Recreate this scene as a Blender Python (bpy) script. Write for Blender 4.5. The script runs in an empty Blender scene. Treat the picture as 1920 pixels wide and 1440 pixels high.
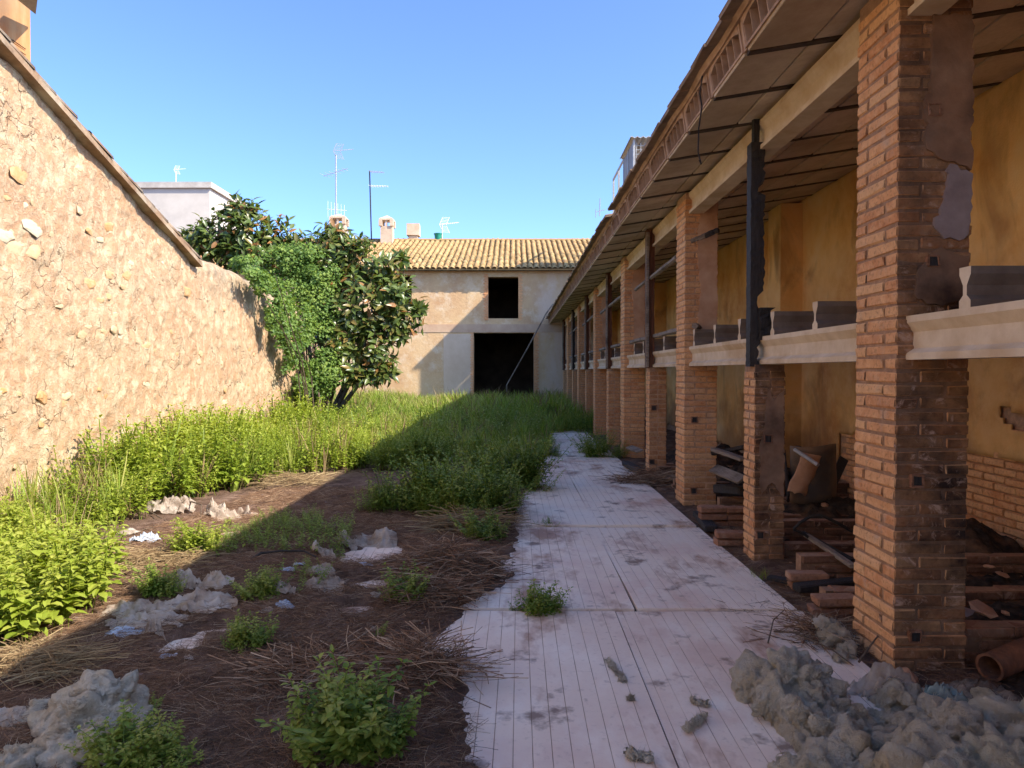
import bpy, math, random
import numpy as np
from mathutils import Vector, Matrix, Euler
random.seed(7); RNG = np.random.default_rng(7)
SC = bpy.context.scene
COL = SC.collection
# ------------------------------------------------------------------ camera, world, sun, exposure
F_PX, CX, CY, CAM_H = 1330.0, 960.0, 720.0, 1.6
VPX, VPY = 954.5, 696.0                      # where the courtyard's long axis (+Y) vanishes
pitch = -math.atan((CY - VPY) / F_PX); yaw = math.atan((CX - VPX) / F_PX)
cam_d = bpy.data.cameras.new('camera'); cam = bpy.data.objects.new('camera', cam_d); COL.objects.link(cam)
cam.location = (0, 0, CAM_H); cam.rotation_euler = Euler((math.pi / 2 + pitch, 0, yaw), 'XYZ')
cam_d.sensor_width = 36; cam_d.lens = F_PX / 1920 * 36; cam_d.clip_start = 0.05; cam_d.clip_end = 3000
SC.camera = cam
CAM_R = cam.rotation_euler.to_matrix()
SUN_D = Vector((-1.0, 0.5, -0.98)).normalized()          # direction the light travels
w = bpy.data.worlds.new('World'); SC.world = w; w.use_nodes = True
wn = w.node_tree; bg = wn.nodes['Background']
sky = wn.nodes.new('ShaderNodeTexSky'); sky.sky_type = 'NISHITA'; sky.sun_disc = False
sky.sun_elevation = math.asin(-SUN_D.z)
sky.sun_rotation = math.atan2(-SUN_D.x, -SUN_D.y)
sky.air_density = 0.54; sky.dust_density = 1.2; sky.ozone_density = 7.0; sky.altitude = 50
wn.links.new(sky.outputs[0], bg.inputs[0]); bg.inputs[1].default_value = 0.15
sun_d = bpy.data.lights.new('sun', 'SUN'); sun = bpy.data.objects.new('sun', sun_d); COL.objects.link(sun)
sun_d.energy = 2.95; sun_d.angle = math.radians(0.5); sun_d.color = (1.0, 0.90, 0.76)
sun.rotation_euler = SUN_D.to_track_quat('-Z', 'Y').to_euler()
VS = SC.view_settings
VS.view_transform = 'Standard'; VS.look = 'None'; VS.exposure = 1.75; VS.gamma = 1.0; VS.use_curve_mapping = False
SC.cycles.max_bounces = 10; SC.cycles.diffuse_bounces = 7; SC.cycles.transparent_max_bounces = 8

def ray(px, py):
    return CAM_R @ Vector(((px - CX) / F_PX, -(py - CY) / F_PX, -1.0))
def atY(px, py, Y):
    d = ray(px, py); return Vector((0, 0, CAM_H)) + d * (Y / d.y)
def atX(px, py, X):
    d = ray(px, py); return Vector((0, 0, CAM_H)) + d * (X / d.x)
def gnd(px, py, z=0.0):
    d = ray(px, py); return Vector((0, 0, CAM_H)) + d * ((z - CAM_H) / d.z)

# ------------------------------------------------------------------ noise in numpy
def _hash(ix, iy, iz, seed):
    h = (ix * 374761393 + iy * 668265263 + iz * 2147483647 + seed * 1274126177) & 0xffffffff
    h = ((h ^ (h >> 13)) * 1274126177) & 0xffffffff
    h = (h ^ (h >> 16)) & 0xffffffff
    return h / 4294967295.0
def vnoise(P, seed=0):
    P = np.asarray(P, float)
    if P.shape[-1] == 2: P = np.concatenate([P, np.zeros(P.shape[:-1] + (1,))], -1)
    i = np.floor(P).astype(np.int64); f = P - i; u = f * f * (3 - 2 * f)
    r = 0
    for dx in (0, 1):
        for dy in (0, 1):
            for dz in (0, 1):
                wgt = (u[..., 0] if dx else 1 - u[..., 0]) * (u[..., 1] if dy else 1 - u[..., 1]) * (u[..., 2] if dz else 1 - u[..., 2])
                r = r + wgt * _hash(i[..., 0] + dx, i[..., 1] + dy, i[..., 2] + dz, seed)
    return r * 2 - 1
def fbm(P, octv=4, seed=0, gain=0.5):
    P = np.asarray(P, float); a = 1.0; r = 0; t = 0
    for o in range(octv):
        r = r + a * vnoise(P * 2 ** o, seed + o * 17); t += a; a *= gain
    return r / t
def smooth(a, b, x):
    t = np.clip((x - a) / (b - a), 0, 1); return t * t * (3 - 2 * t)

# ------------------------------------------------------------------ object helpers
def link(o, parent=None):
    COL.objects.link(o)
    if parent is not None: o.parent = parent
    return o
def mesh_np(name, V, F, mat=None, attrs=None, sm=False):
    me = bpy.data.meshes.new(name); V = np.ascontiguousarray(V, np.float32); F = np.ascontiguousarray(F, np.int32)
    n, (m, k) = len(V), F.shape
    me.vertices.add(n); me.vertices.foreach_set('co', V.ravel())
    me.loops.add(m * k); me.loops.foreach_set('vertex_index', F.ravel())
    me.polygons.add(m); me.polygons.foreach_set('loop_start', np.arange(0, m * k, k, dtype=np.int32))
    if attrs:
        for an, av in attrs.items():
            a = me.attributes.new(an, 'FLOAT', 'FACE'); a.data.foreach_set('value', np.ascontiguousarray(av, np.float32))
    me.update(calc_edges=True)
    me.polygons.foreach_set('use_smooth', np.full(m, sm, bool))
    if mat: me.materials.append(mat)
    return me
def obj(name, me, parent=None, loc=(0, 0, 0), rot=(0, 0, 0), scale=(1, 1, 1)):
    o = bpy.data.objects.new(name, me); o.location = loc; o.rotation_euler = rot; o.scale = scale
    return link(o, parent)
def tag(o, label, cat=None, group=None, kind=None):
    o['label'] = label
    if cat: o['category'] = cat
    if group: o['group'] = group
    if kind: o['kind'] = kind
    return o
def empty(name, loc=(0, 0, 0)):
    o = bpy.data.objects.new(name, None); o.location = loc; o.empty_display_size = 0.2
    return link(o)
class MB:
    """collects polygons; build() makes one mesh"""
    def __init__(s): s.v = []; s.f = []
    def add(s, v, f):
        b = len(s.v); s.v += [tuple(p) for p in v]; s.f += [tuple(i + b for i in q) for q in f]; return s
    def box(s, a, b, jit=0):
        x0, y0, z0 = a; x1, y1, z1 = b
        v = [(x0, y0, z0), (x1, y0, z0), (x1, y1, z0), (x0, y1, z0), (x0, y0, z1), (x1, y0, z1), (x1, y1, z1), (x0, y1, z1)]
        if jit: v = [tuple(c + random.uniform(-jit, jit) for c in p) for p in v]
        return s.add(v, [(0, 3, 2, 1), (4, 5, 6, 7), (0, 1, 5, 4), (1, 2, 6, 5), (2, 3, 7, 6), (3, 0, 4, 7)])
    def tube(s, pts, r, n=6, cap=True):
        pts = [Vector(p) for p in pts]; rs = r if isinstance(r, (list, tuple)) else [r] * len(pts)
        rings = []; up = Vector((0.13, 0.2, 1)).normalized()
        for i, p in enumerate(pts):
            t = (pts[min(i + 1, len(pts) - 1)] - pts[max(i - 1, 0)]).normalized()
            a = t.cross(up)
            if a.length < 1e-3: a = t.cross(Vector((1, 0, 0)))
            a.normalize(); b = t.cross(a)
            rings.append([p + (a * math.cos(2 * math.pi * k / n) + b * math.sin(2 * math.pi * k / n)) * rs[i] for k in range(n)])
        v = [q for ring in rings for q in ring]; f = []
        for i in range(len(pts) - 1):
            for k in range(n):
                f.append((i * n + k, i * n + (k + 1) % n, (i + 1) * n + (k + 1) % n, (i + 1) * n + k))
        if cap: f.append(tuple(range(n - 1, -1, -1))); f.append(tuple((len(pts) - 1) * n + k for k in range(n)))
        return s.add(v, f)
    def prism(s, poly, z0, z1, axis='z'):
        """poly 2-D outline extruded along an axis (x: poly=(y,z), y: poly=(x,z), z: poly=(x,y))"""
        n = len(poly)
        def P(a, b, c): return {'z': (a, b, c), 'x': (c, a, b), 'y': (a, c, b)}[axis]
        v = [P(a, b, z0) for a, b in poly] + [P(a, b, z1) for a, b in poly]
        f = [tuple(range(n - 1, -1, -1)), tuple(range(n, 2 * n))] + [(i, (i + 1) % n, n + (i + 1) % n, n + i) for i in range(n)]
        return s.add(v, f)
    def mesh(s, name, mat, sm=False):
        me = bpy.data.meshes.new(name); me.from_pydata(s.v, [], s.f); me.update()
        if mat: me.materials.append(mat)
        if sm: me.polygons.foreach_set('use_smooth', np.ones(len(me.polygons), bool))
        return me
    def build(s, name, mat, parent=None, sm=False): return obj(name, s.mesh(name, mat, sm), parent)
def recalc(me):
    import bmesh
    bm = bmesh.new(); bm.from_mesh(me); bmesh.ops.recalc_face_normals(bm, faces=bm.faces); bm.to_mesh(me); bm.free(); return me
def bevel_box(dx, dy, dz, bv, jit=0.0):
    """chipped box centred on the origin, 44 triangles"""
    import bmesh
    bm = bmesh.new(); bmesh.ops.create_cube(bm, size=1.0)
    for v in bm.verts: v.co = Vector((v.co.x * dx, v.co.y * dy, v.co.z * dz))
    bmesh.ops.bevel(bm, geom=bm.edges[:], offset=bv, segments=1, affect='EDGES')
    for v in bm.verts: v.co += Vector([random.uniform(-jit, jit) for _ in range(3)])
    me = bpy.data.meshes.new('brick'); bm.to_mesh(me); bm.free(); return me
def grid_faces(nu, nv):
    i = np.arange(nu - 1)[:, None] * nv + np.arange(nv - 1)[None, :]
    return np.stack([i, i + nv, i + nv + 1, i + 1], -1).reshape(-1, 4)

# ------------------------------------------------------------------ material helpers
class NT:
    def __init__(s, name, rough=0.9, spec=0.25):
        s.m = bpy.data.materials.new(name); s.m.use_nodes = True; s.t = s.m.node_tree; s.b = s.t.nodes['Principled BSDF']
        s.b.inputs['Roughness'].default_value = rough; s.b.inputs['Specular IOR Level'].default_value = spec
        s._pos = None
    def n(s, typ, **kw):
        x = s.t.nodes.new(typ)
        for k, v in kw.items(): setattr(x, k, v)
        return x
    def put(s, sock, v):
        if isinstance(v, (int, float)): sock.default_value = v
        elif isinstance(v, (tuple, list)): sock.default_value = tuple(v) + ((1,) if len(v) == 3 and len(sock.default_value) == 4 else ())
        else: s.t.links.new(v, sock)
    def pos(s):
        if s._pos is None: s._pos = s.n('ShaderNodeNewGeometry')
        return s._pos.outputs['Position']
    def normal(s): s.pos(); return s._pos.outputs['Normal']
    def objc(s): return s.n('ShaderNodeTexCoord').outputs['Object']
    def mapping(s, v, sc=(1, 1, 1), rot=(0, 0, 0)):
        x = s.n('ShaderNodeMapping'); s.put(x.inputs['Vector'], v); x.inputs['Scale'].default_value = sc; x.inputs['Rotation'].default_value = rot
        return x.outputs[0]
    def noise(s, scale, detail=4, rough=0.55, v=None, dist=0.0):
        x = s.n('ShaderNodeTexNoise'); s.put(x.inputs['Vector'], v if v is not None else s.pos())
        x.inputs['Scale'].default_value = scale; x.inputs['Detail'].default_value = detail
        x.inputs['Roughness'].default_value = rough; x.inputs['Distortion'].default_value = dist
        return x.outputs['Fac']
    def voro(s, scale, v=None, feat='F1', out='Distance', rnd=1.0):
        x = s.n('ShaderNodeTexVoronoi', feature=feat); s.put(x.inputs['Vector'], v if v is not None else s.pos())
        x.inputs['Scale'].default_value = scale; x.inputs['Randomness'].default_value = rnd
        return x.outputs[out]
    def ramp(s, f, stops, interp='LINEAR'):
        x = s.n('ShaderNodeValToRGB'); s.put(x.inputs[0], f); e = x.color_ramp; e.interpolation = interp
        while len(e.elements) < len(stops): e.elements.new(0.5)
        for el, (p, c) in zip(e.elements, stops):
            el.position = p; el.color = (c, c, c, 1) if isinstance(c, (int, float)) else tuple(c) + (1,)
        return x.outputs[0]
    def mix(s, f, a, b, mode='MIX'):
        x = s.n('ShaderNodeMix', data_type='RGBA', blend_type=mode)
        s.put(x.inputs[0], f); s.put(x.inputs[6], a); s.put(x.inputs[7], b); return x.outputs[2]
    def math(s, op, a, b=0.0, clamp=False):
        x = s.n('ShaderNodeMath', operation=op, use_clamp=clamp); s.put(x.inputs[0], a); s.put(x.inputs[1], b); return x.outputs[0]
    def sep(s, v, ax):
        x = s.n('ShaderNodeSeparateXYZ'); s.put(x.inputs[0], v); return x.outputs[ax]
    def attr(s, name, typ='GEOMETRY'):
        x = s.n('ShaderNodeAttribute', attribute_type=typ, attribute_name=name); return x.outputs['Fac']
    def rnd(s): return s.n('ShaderNodeObjectInfo').outputs['Random']
    def bump(s, h, st=0.4, d=0.02, nrm=None):
        x = s.n('ShaderNodeBump'); x.inputs['Strength'].default_value = st; x.inputs['Distance'].default_value = d
        s.put(x.inputs['Height'], h)
        if nrm is not None: s.put(x.inputs['Normal'], nrm)
        return x.outputs[0]
    def fin(s, color, bump=None, rough=None):
        s.put(s.b.inputs['Base Color'], color)
        if bump is not None: s.put(s.b.inputs['Normal'], bump)
        if rough is not None: s.put(s.b.inputs['Roughness'], rough)
        return s.m

def mat_brick(name, c0, c1, c2, bumps=0.5):
    t = NT(name, 0.92)
    c = t.ramp(t.rnd(), [(0, c0), (0.5, c1), (1, c2)])
    c = t.mix(t.ramp(t.noise(14, 5), [(0.35, 0.0), (0.75, 0.6)]), c, tuple(x * 1.25 + 0.03 for x in c2))
    c = t.mix(t.ramp(t.noise(45, 4), [(0.30, 0.45), (0.48, 0.0)]), c, tuple(x * 0.35 for x in c0))
    grey = t.ramp(t.noise(5.5, 6, 0.65), [(0.56, 0.0), (0.70, 0.55)])
    c = t.mix(grey, c, (0.52, 0.38, 0.27))
    sn = t.ramp(t.noise(3.2, 6, 0.6), [(0.36, 1.0), (0.64, 0.58)])
    facing = t.ramp(t.math('MULTIPLY', t.sep(t.normal(), 1), -1.0), [(0.3, 0.12), (0.8, 1.0)])
    soot = t.math('MULTIPLY', t.math('MULTIPLY', sn, facing), t.attr('soot', 'OBJECT'), True)
    c = t.mix(soot, c, (0.030, 0.017, 0.012))
    smear = t.math('MULTIPLY', t.math('MULTIPLY', t.ramp(t.noise(7.5, 6, 0.75, dist=1.0), [(0.55, 0.0), (0.66, 0.8)]), facing), t.attr('soot', 'OBJECT'), True)
    c = t.mix(smear, c, (0.44, 0.30, 0.22))
    h = t.math('ADD', t.noise(60, 4, 0.65), t.math('MULTIPLY', t.noise(180, 2), 0.4))
    return t.fin(c, t.bump(h, bumps, 0.012))
def mat_mortar(name, col, soot=0.0):
    t = NT(name, 0.97)
    c = t.ramp(t.noise(9, 6, 0.65), [(0.3, tuple(x * 0.55 for x in col)), (0.7, col)])
    c = t.mix(t.ramp(t.noise(30, 4), [(0.5, 0.0), (0.75, 0.5)]), c, tuple(min(1, x * 1.35) for x in col))
    if soot:
        facing = t.ramp(t.math('MULTIPLY', t.sep(t.normal(), 1), -1.0), [(0.3, 0.1), (0.8, 1.0)])
        c = t.mix(t.math('MULTIPLY', facing, t.ramp(t.noise(3.2, 6, 0.6), [(0.28, soot), (0.65, soot * 0.4)])), c, (0.03, 0.02, 0.016))
    return t.fin(c, t.bump(t.noise(70, 5, 0.7), 0.7, 0.015))
def mat_simple(name, c0, c1, scale=12, rough=0.9, bst=0.3, bsc=50, spec=0.25, stretch=None, dirt=None):
    t = NT(name, rough, spec); v = t.mapping(t.objc(), stretch) if stretch else None
    c = t.ramp(t.noise(scale, 5, 0.6, v), [(0.3, c0), (0.7, c1)])
    if dirt: c = t.mix(t.ramp(t.noise(scale * 0.35, 5, 0.6), [(0.48, 0.0), (0.68, 0.8)]), c, dirt)
    return t.fin(c, t.bump(t.noise(bsc, 5, 0.65, v), bst, 0.01))
def mat_leaf(name, c0, c1, c2, trans=0.35, rough=0.45, spec=0.3, src='attr'):
    t = NT(name, rough, spec)
    r = t.attr('rnd') if src == 'attr' else t.rnd()
    c = t.ramp(r, [(0.0, c0), (0.5, c1), (1.0, c2)])
    t.put(t.b.inputs['Base Color'], c)
    tr = t.n('ShaderNodeBsdfTranslucent')
    t.put(tr.inputs[0], t.mix(1.0, c, (1.25, 1.25, 0.55), 'MULTIPLY'))
    mx = t.n('ShaderNodeMixShader'); mx.inputs[0].default_value = trans
    t.t.links.new(t.b.outputs[0], mx.inputs[1]); t.t.links.new(tr.outputs[0], mx.inputs[2])
    t.t.links.new(mx.outputs[0], t.t.nodes['Material Output'].inputs[0])
    return t.m

MT = {}
MT['brick'] = mat_brick('pillar brick', (0.56, 0.235, 0.095), (0.66, 0.32, 0.135), (0.70, 0.40, 0.19))
MT['brick_dark'] = mat_brick('burnt brick', (0.20, 0.085, 0.045), (0.30, 0.135, 0.07), (0.36, 0.19, 0.11))
MT['mortar'] = mat_mortar('pillar mortar', (0.52, 0.32, 0.19))
MT['mortar_soot'] = mat_mortar('sooted mortar', (0.46, 0.27, 0.16), 0.9)
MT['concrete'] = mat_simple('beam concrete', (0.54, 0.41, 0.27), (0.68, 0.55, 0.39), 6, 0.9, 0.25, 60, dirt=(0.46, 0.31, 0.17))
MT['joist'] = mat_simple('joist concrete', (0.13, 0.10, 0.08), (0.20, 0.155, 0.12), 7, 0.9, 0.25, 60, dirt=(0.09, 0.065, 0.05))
MT['ceiling'] = None
MT['char'] = mat_simple('charred wood', (0.008, 0.007, 0.007), (0.035, 0.028, 0.025), 9, 0.6, 1.0, 22, 0.4, (6, 6, 0.7))
MT['redwood'] = mat_simple('red brown scorched wood', (0.05, 0.018, 0.01), (0.19, 0.075, 0.035), 8, 0.8, 0.6, 25, 0.3, (7, 7, 0.5))
MT['greywood'] = mat_simple('weathered wood', (0.16, 0.12, 0.09), (0.33, 0.27, 0.21), 10, 0.9, 0.6, 30, 0.2, (1, 8, 8), (0.06, 0.045, 0.035))
MT['rust'] = mat_simple('rusty metal', (0.11, 0.04, 0.02), (0.28, 0.12, 0.06), 18, 0.8, 0.4, 60, 0.4, None, (0.05, 0.03, 0.025))
MT['blackrod'] = mat_simple('black rod', (0.01, 0.009, 0.009), (0.04, 0.035, 0.03), 12, 0.7, 0.3, 40)
MT['greymetal'] = mat_simple('dull grey metal', (0.24, 0.24, 0.24), (0.42, 0.42, 0.41), 10, 0.45, 0.1, 40, 0.5)
MT['whitemetal'] = mat_simple('pale aerial metal', (0.60, 0.60, 0.60), (0.8, 0.8, 0.8), 10, 0.4, 0.05, 40, 0.5)
MT['green'] = mat_simple('green plastic', (0.01, 0.17, 0.11), (0.02, 0.25, 0.16), 8, 0.5, 0.05, 30)
MT['ash'] = mat_simple('ash and cinders', (0.012, 0.010, 0.009), (0.07, 0.055, 0.045), 16, 1.0, 1.0, 45, 0.1, None, (0.16, 0.09, 0.05))
MT['stonechip'] = mat_simple('broken fired clay', (0.30, 0.15, 0.08), (0.50, 0.30, 0.19), 10, 0.95, 0.5, 40)
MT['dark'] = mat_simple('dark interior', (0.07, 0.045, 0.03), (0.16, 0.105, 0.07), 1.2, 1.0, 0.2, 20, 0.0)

# sooted ceramic ceiling boards
t = NT('ceiling board', 0.95)
c = t.ramp(t.rnd(), [(0, (0.58, 0.46, 0.32)), (1, (0.70, 0.58, 0.44))])
c = t.mix(t.ramp(t.noise(1.7, 6, 0.62), [(0.35, 0.7), (0.58, 0.0)]), c, (0.34, 0.23, 0.14))
c = t.mix(t.ramp(t.noise(24, 5, 0.7), [(0.45, 0.0), (0.7, 0.35)]), c, (0.42, 0.31, 0.20))
MT['ceiling'] = t.fin(c, t.bump(t.noise(80, 4, 0.7), 0.35, 0.008))
# back wall plaster, ochre with smoke and heat stains
t = NT('ochre plaster', 0.93)
c = t.ramp(t.noise(0.9, 6, 0.62), [(0.30, (0.56, 0.25, 0.075)), (0.44, (0.70, 0.38, 0.125)), (0.56, (0.80, 0.49, 0.19)), (0.72, (0.80, 0.57, 0.30))])
c = t.mix(t.ramp(t.noise(3.5, 6, 0.7), [(0.45, 0.0), (0.72, 0.6)]), c, (0.78, 0.52, 0.24))
strk = t.noise(1.2, 5, 0.6, t.mapping(t.pos(), (1, 1.3, 0.7)), dist=.6)
c = t.mix(t.ramp(strk, [(0.54, 0.0), (0.72, 0.65)]), c, (0.20, 0.095, 0.04))
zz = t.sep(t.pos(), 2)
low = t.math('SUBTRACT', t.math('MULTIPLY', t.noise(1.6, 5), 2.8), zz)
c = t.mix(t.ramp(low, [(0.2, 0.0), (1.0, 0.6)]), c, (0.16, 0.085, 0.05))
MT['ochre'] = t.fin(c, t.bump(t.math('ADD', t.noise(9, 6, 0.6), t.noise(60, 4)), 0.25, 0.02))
t = NT('smoked render', 0.93)
c = t.ramp(t.noise(2.5, 6, 0.62), [(0.3, (0.34, 0.17, 0.09)), (0.5, (0.50, 0.29, 0.17)), (0.72, (0.62, 0.42, 0.28))])
c = t.mix(t.math('MULTIPLY', t.attr('soot', 'OBJECT'), t.ramp(t.noise(3.2, 5), [(0.3, 1.0), (0.62, 0.55)])), c, (0.04, 0.024, 0.018))
MT['render'] = t.fin(c, t.bump(t.noise(30, 5, 0.65), 0.35, 0.012))
MT['greypatch'] = mat_simple('grey undercoat', (0.22, 0.165, 0.155), (0.31, 0.25, 0.235), 9, 0.9, 0.3, 40)
MT['band_cream'] = mat_simple('cream render', (0.52, 0.42, 0.30), (0.62, 0.52, 0.38), 1.5, 0.95, 0.3, 15)
# rubble wall
t = NT('rubble wall render', 0.95)
p = t.pos()
c = t.ramp(t.noise(1.1, 7, 0.65), [(0.30, (0.39, 0.23, 0.13)), (0.46, (0.435, 0.275, 0.16)), (0.60, (0.455, 0.315, 0.19)), (0.75, (0.48, 0.355, 0.225))])
c = t.mix(t.ramp(t.noise(7, 5, 0.7), [(0.50, 0.0), (0.62, 0.6)]), c, (0.38, 0.215, 0.11))
c = t.mix(t.ramp(t.noise(4.2, 5, 0.7, t.mapping(p, (1, 1.3, 0.8))), [(0.52, 0.0), (0.57, 0.8)]), c, (0.50, 0.40, 0.255))
wob = t.n('ShaderNodeVectorMath', operation='ADD'); t.put(wob.inputs[0], p)
nz = t.n('ShaderNodeTexNoise'); nz.inputs['Scale'].default_value = 3.0; nz.inputs['Detail'].default_value = 5; t.put(nz.inputs['Vector'], p)
sc_ = t.n('ShaderNodeVectorMath', operation='SCALE'); t.put(sc_.inputs[0], nz.outputs['Color']); sc_.inputs['Scale'].default_value = 0.55
t.put(wob.inputs[1], sc_.outputs[0])
edge = t.voro(3.2, wob.outputs[0], 'DISTANCE_TO_EDGE')
em = t.math('MULTIPLY', t.ramp(edge, [(0.0, 1.0), (0.03, 0.0)]), t.ramp(t.noise(2.2, 3), [(0.50, 0.0), (0.60, 1.0)]))
c = t.mix(em, c, (0.17, 0.10, 0.055))
zz = t.sep(p, 2)
top = t.math('MULTIPLY', t.ramp(t.math('SUBTRACT', zz, 2.75), [(0.0, 0.0), (0.6, 0.9)]), t.math('MULTIPLY', t.ramp(t.sep(p, 1), [(0.0, 0.0), (1.0, 1.0)]), t.ramp(t.math('SUBTRACT', t.sep(p, 1), 11.6), [(0, 0.0), (0.6, 1.0)])))
c = t.mix(t.math('MULTIPLY', top, t.ramp(t.noise(4, 5), [(0.35, 1.0), (0.65, 0.3)])), c, (0.23, 0.185, 0.13))
hh = t.math('SUBTRACT', t.math('ADD', t.math('MULTIPLY', t.noise(5, 7, 0.65), 1.4), t.math('MULTIPLY', t.noise(28, 5, 0.7), 0.45)), t.math('MULTIPLY', em, 0.6))
fl = t.ramp(t.noise(9, 6, 0.75, dist=.8), [(0.50, 0.0), (0.53, 1.0)])
c = t.mix(t.math('MULTIPLY', fl, 0.35), c, (0.54, 0.43, 0.29))
hh = t.math('ADD', hh, t.math('MULTIPLY', fl, 0.35))
MT['rubble'] = t.fin(c, t.bump(hh, 0.6, 0.045))
t = NT('wall stone', 0.92)
c = t.ramp(t.rnd(), [(0, (0.48, 0.24, 0.09)), (0.3, (0.46, 0.30, 0.15)), (0.7, (0.50, 0.38, 0.23)), (0.93, (0.54, 0.47, 0.33)), (1, (0.44, 0.29, 0.16))])
c = t.mix(t.ramp(t.noise(11, 5, 0.7), [(0.42, 0.0), (0.7, 0.6)]), c, (0.56, 0.40, 0.25))
MT['stone'] = t.fin(c, t.bump(t.noise(22, 6, 0.7), 0.5, 0.02))
# facade render
t = NT('far house render', 0.95)
c = t.ramp(t.noise(0.55, 7, 0.65), [(0.3, (0.46, 0.27, 0.14)), (0.5, (0.58, 0.385, 0.205)), (0.7, (0.63, 0.465, 0.27))])
c = t.mix(t.ramp(t.noise(1.8, 6, 0.7), [(0.5, 0.0), (0.72, 0.7)]), c, (0.70, 0.60, 0.44))
xx = t.sep(t.pos(), 0)
grey = t.math('MULTIPLY', t.ramp(t.math('MULTIPLY', t.math('SUBTRACT', xx, 0.6), 1.5), [(0, 0.0), (1, 1.0)]), t.ramp(t.noise(1.3, 6, 0.65, t.mapping(t.pos(), (1, 1, 0.5))), [(0.38, 0.0), (0.62, 0.85)]))
c = t.mix(grey, c, (0.62, 0.47, 0.35))
c = t.mix(t.ramp(t.noise(2.2, 6, 0.7, t.mapping(t.pos(), (1, 1, 0.3))), [(0.60, 0.0), (0.76, 0.65)]), c, (0.30, 0.21, 0.15))
MT['facade'] = t.fin(c, t.bump(t.noise(9, 7, 0.7), 0.5, 0.04))
t = NT('clay roof tile', 0.93)
c = t.ramp(t.rnd(), [(0, (0.30, 0.19, 0.08)), (0.4, (0.41, 0.28, 0.125)), (0.75, (0.47, 0.34, 0.16)), (1, (0.42, 0.22, 0.10))])
c = t.mix(t.ramp(t.noise(5, 5, 0.7), [(0.42, 0.0), (0.65, 0.8)]), c, (0.27, 0.19, 0.085))
c = t.mix(t.ramp(t.noise(2.0, 5, 0.7), [(0.52, 0.0), (0.66, 0.75)]), c, (0.17, 0.125, 0.075))
MT['tile'] = t.fin(c, t.bump(t.noise(25, 4), 0.3, 0.01))
t = NT('clay roof tile field', 0.93)
c = t.ramp(t.attr('rnd'), [(0, (0.32, 0.205, 0.09)), (0.5, (0.43, 0.285, 0.13)), (1, (0.43, 0.19, 0.085))])
c = t.mix(t.ramp(t.noise(2.0, 5, 0.7), [(0.45, 0.0), (0.65, 0.6)]), c, (0.33, 0.22, 0.10))
MT['tile_field'] = t.fin(c)
MT['whitewash'] = mat_simple('pale render', (0.50, 0.45, 0.385), (0.58, 0.53, 0.46), 1.2, 0.95, 0.2, 12, 0.2, None, (0.45, 0.41, 0.36))
MT['chimney'] = mat_simple('stained chimney render', (0.42, 0.14, 0.035), (0.52, 0.33, 0.16), 2.2, 0.95, 0.4, 20, 0.2, (2.5, 2.5, 0.4), (0.24, 0.165, 0.10))
MT['chimneyfar'] = mat_simple('far chimney render', (0.44, 0.33, 0.23), (0.60, 0.48, 0.35), 2.2, 0.95, 0.4, 12)
# soil
t = NT('dark soil', 0.97, 0.15)
c = t.ramp(t.noise(5, 8, 0.68), [(0.3, (0.07, 0.040, 0.028)), (0.5, (0.17, 0.105, 0.074)), (0.7, (0.30, 0.20, 0.145))])
c = t.mix(t.ramp(t.noise(1.1, 5, 0.6), [(0.5, 0.0), (0.72, 0.55)]), c, (0.15, 0.095, 0.058))
c = t.mix(t.ramp(t.noise(60, 3, 0.6), [(0.66, 0.0), (0.74, 0.8)]), c, (0.36, 0.30, 0.25))
MT['soil'] = t.fin(c, t.bump(t.math('ADD', t.noise(22, 6, 0.7), t.noise(110, 3)), 0.9, 0.03))
# grooved panels
t = NT('grooved white panel', 0.7, 0.3)
p = t.pos()
c = t.ramp(t.noise(0.75, 6, 0.62), [(0.30, (0.62, 0.40, 0.28)), (0.41, (0.80, 0.62, 0.50)), (0.50, (0.89, 0.75, 0.60)), (0.70, (0.90, 0.80, 0.67))])
c = t.mix(t.ramp(t.rnd(), [(0.3, 0.0), (1.0, 0.55)]), c, (0.66, 0.48, 0.37))
c = t.mix(t.attr('clean', 'OBJECT'), c, (0.80, 0.82, 0.85))
c = t.mix(t.ramp(t.noise(2.6, 6, 0.65, t.mapping(p, (1, 0.55, 1))), [(0.48, 0.0), (0.64, 0.7)]), c, (0.90, 0.80, 0.67))
c = t.mix(t.ramp(t.noise(1.15, 6, 0.7, t.mapping(p, (1, 0.5, 1), (0, 0, 0.5))), [(0.53, 0.0), (0.63, 0.85)]), c, (0.36, 0.185, 0.11))
c = t.mix(t.ramp(t.noise(2.4, 5, 0.65), [(0.58, 0.0), (0.66, 0.8)]), c, (0.15, 0.085, 0.058))
c = t.mix(t.ramp(t.noise(30, 4, 0.7), [(0.56, 0.0), (0.75, 0.3)]), c, (0.30, 0.20, 0.15))
c = t.mix(t.math('MULTIPLY', t.attr('groove'), t.ramp(t.noise(2.2, 5), [(0.35, 0.2), (0.6, 0.85)])), c, (0.36, 0.23, 0.16))
MT['panel'] = t.fin(c, t.bump(t.noise(40, 4), 0.12, 0.006), t.ramp(t.noise(3, 4), [(0.3, 0.45), (0.7, 0.8)]))
# mineral wool
t = NT('mineral wool', 1.0, 0.05)
c = t.ramp(t.noise(9, 7, 0.7), [(0.26, (0.48, 0.38, 0.26)), (0.42, (0.78, 0.68, 0.50)), (0.66, (0.88, 0.82, 0.68))])
c = t.mix(t.ramp(t.noise(3.0, 4), [(0.55, 0.0), (0.75, 0.6)]), c, (0.86, 0.74, 0.48))
MT['wool'] = t.fin(c, t.bump(t.math('ADD', t.noise(70, 6, 0.75), t.noise(26, 6, 0.75, dist=1.5)), 1.0, 0.05))
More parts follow.
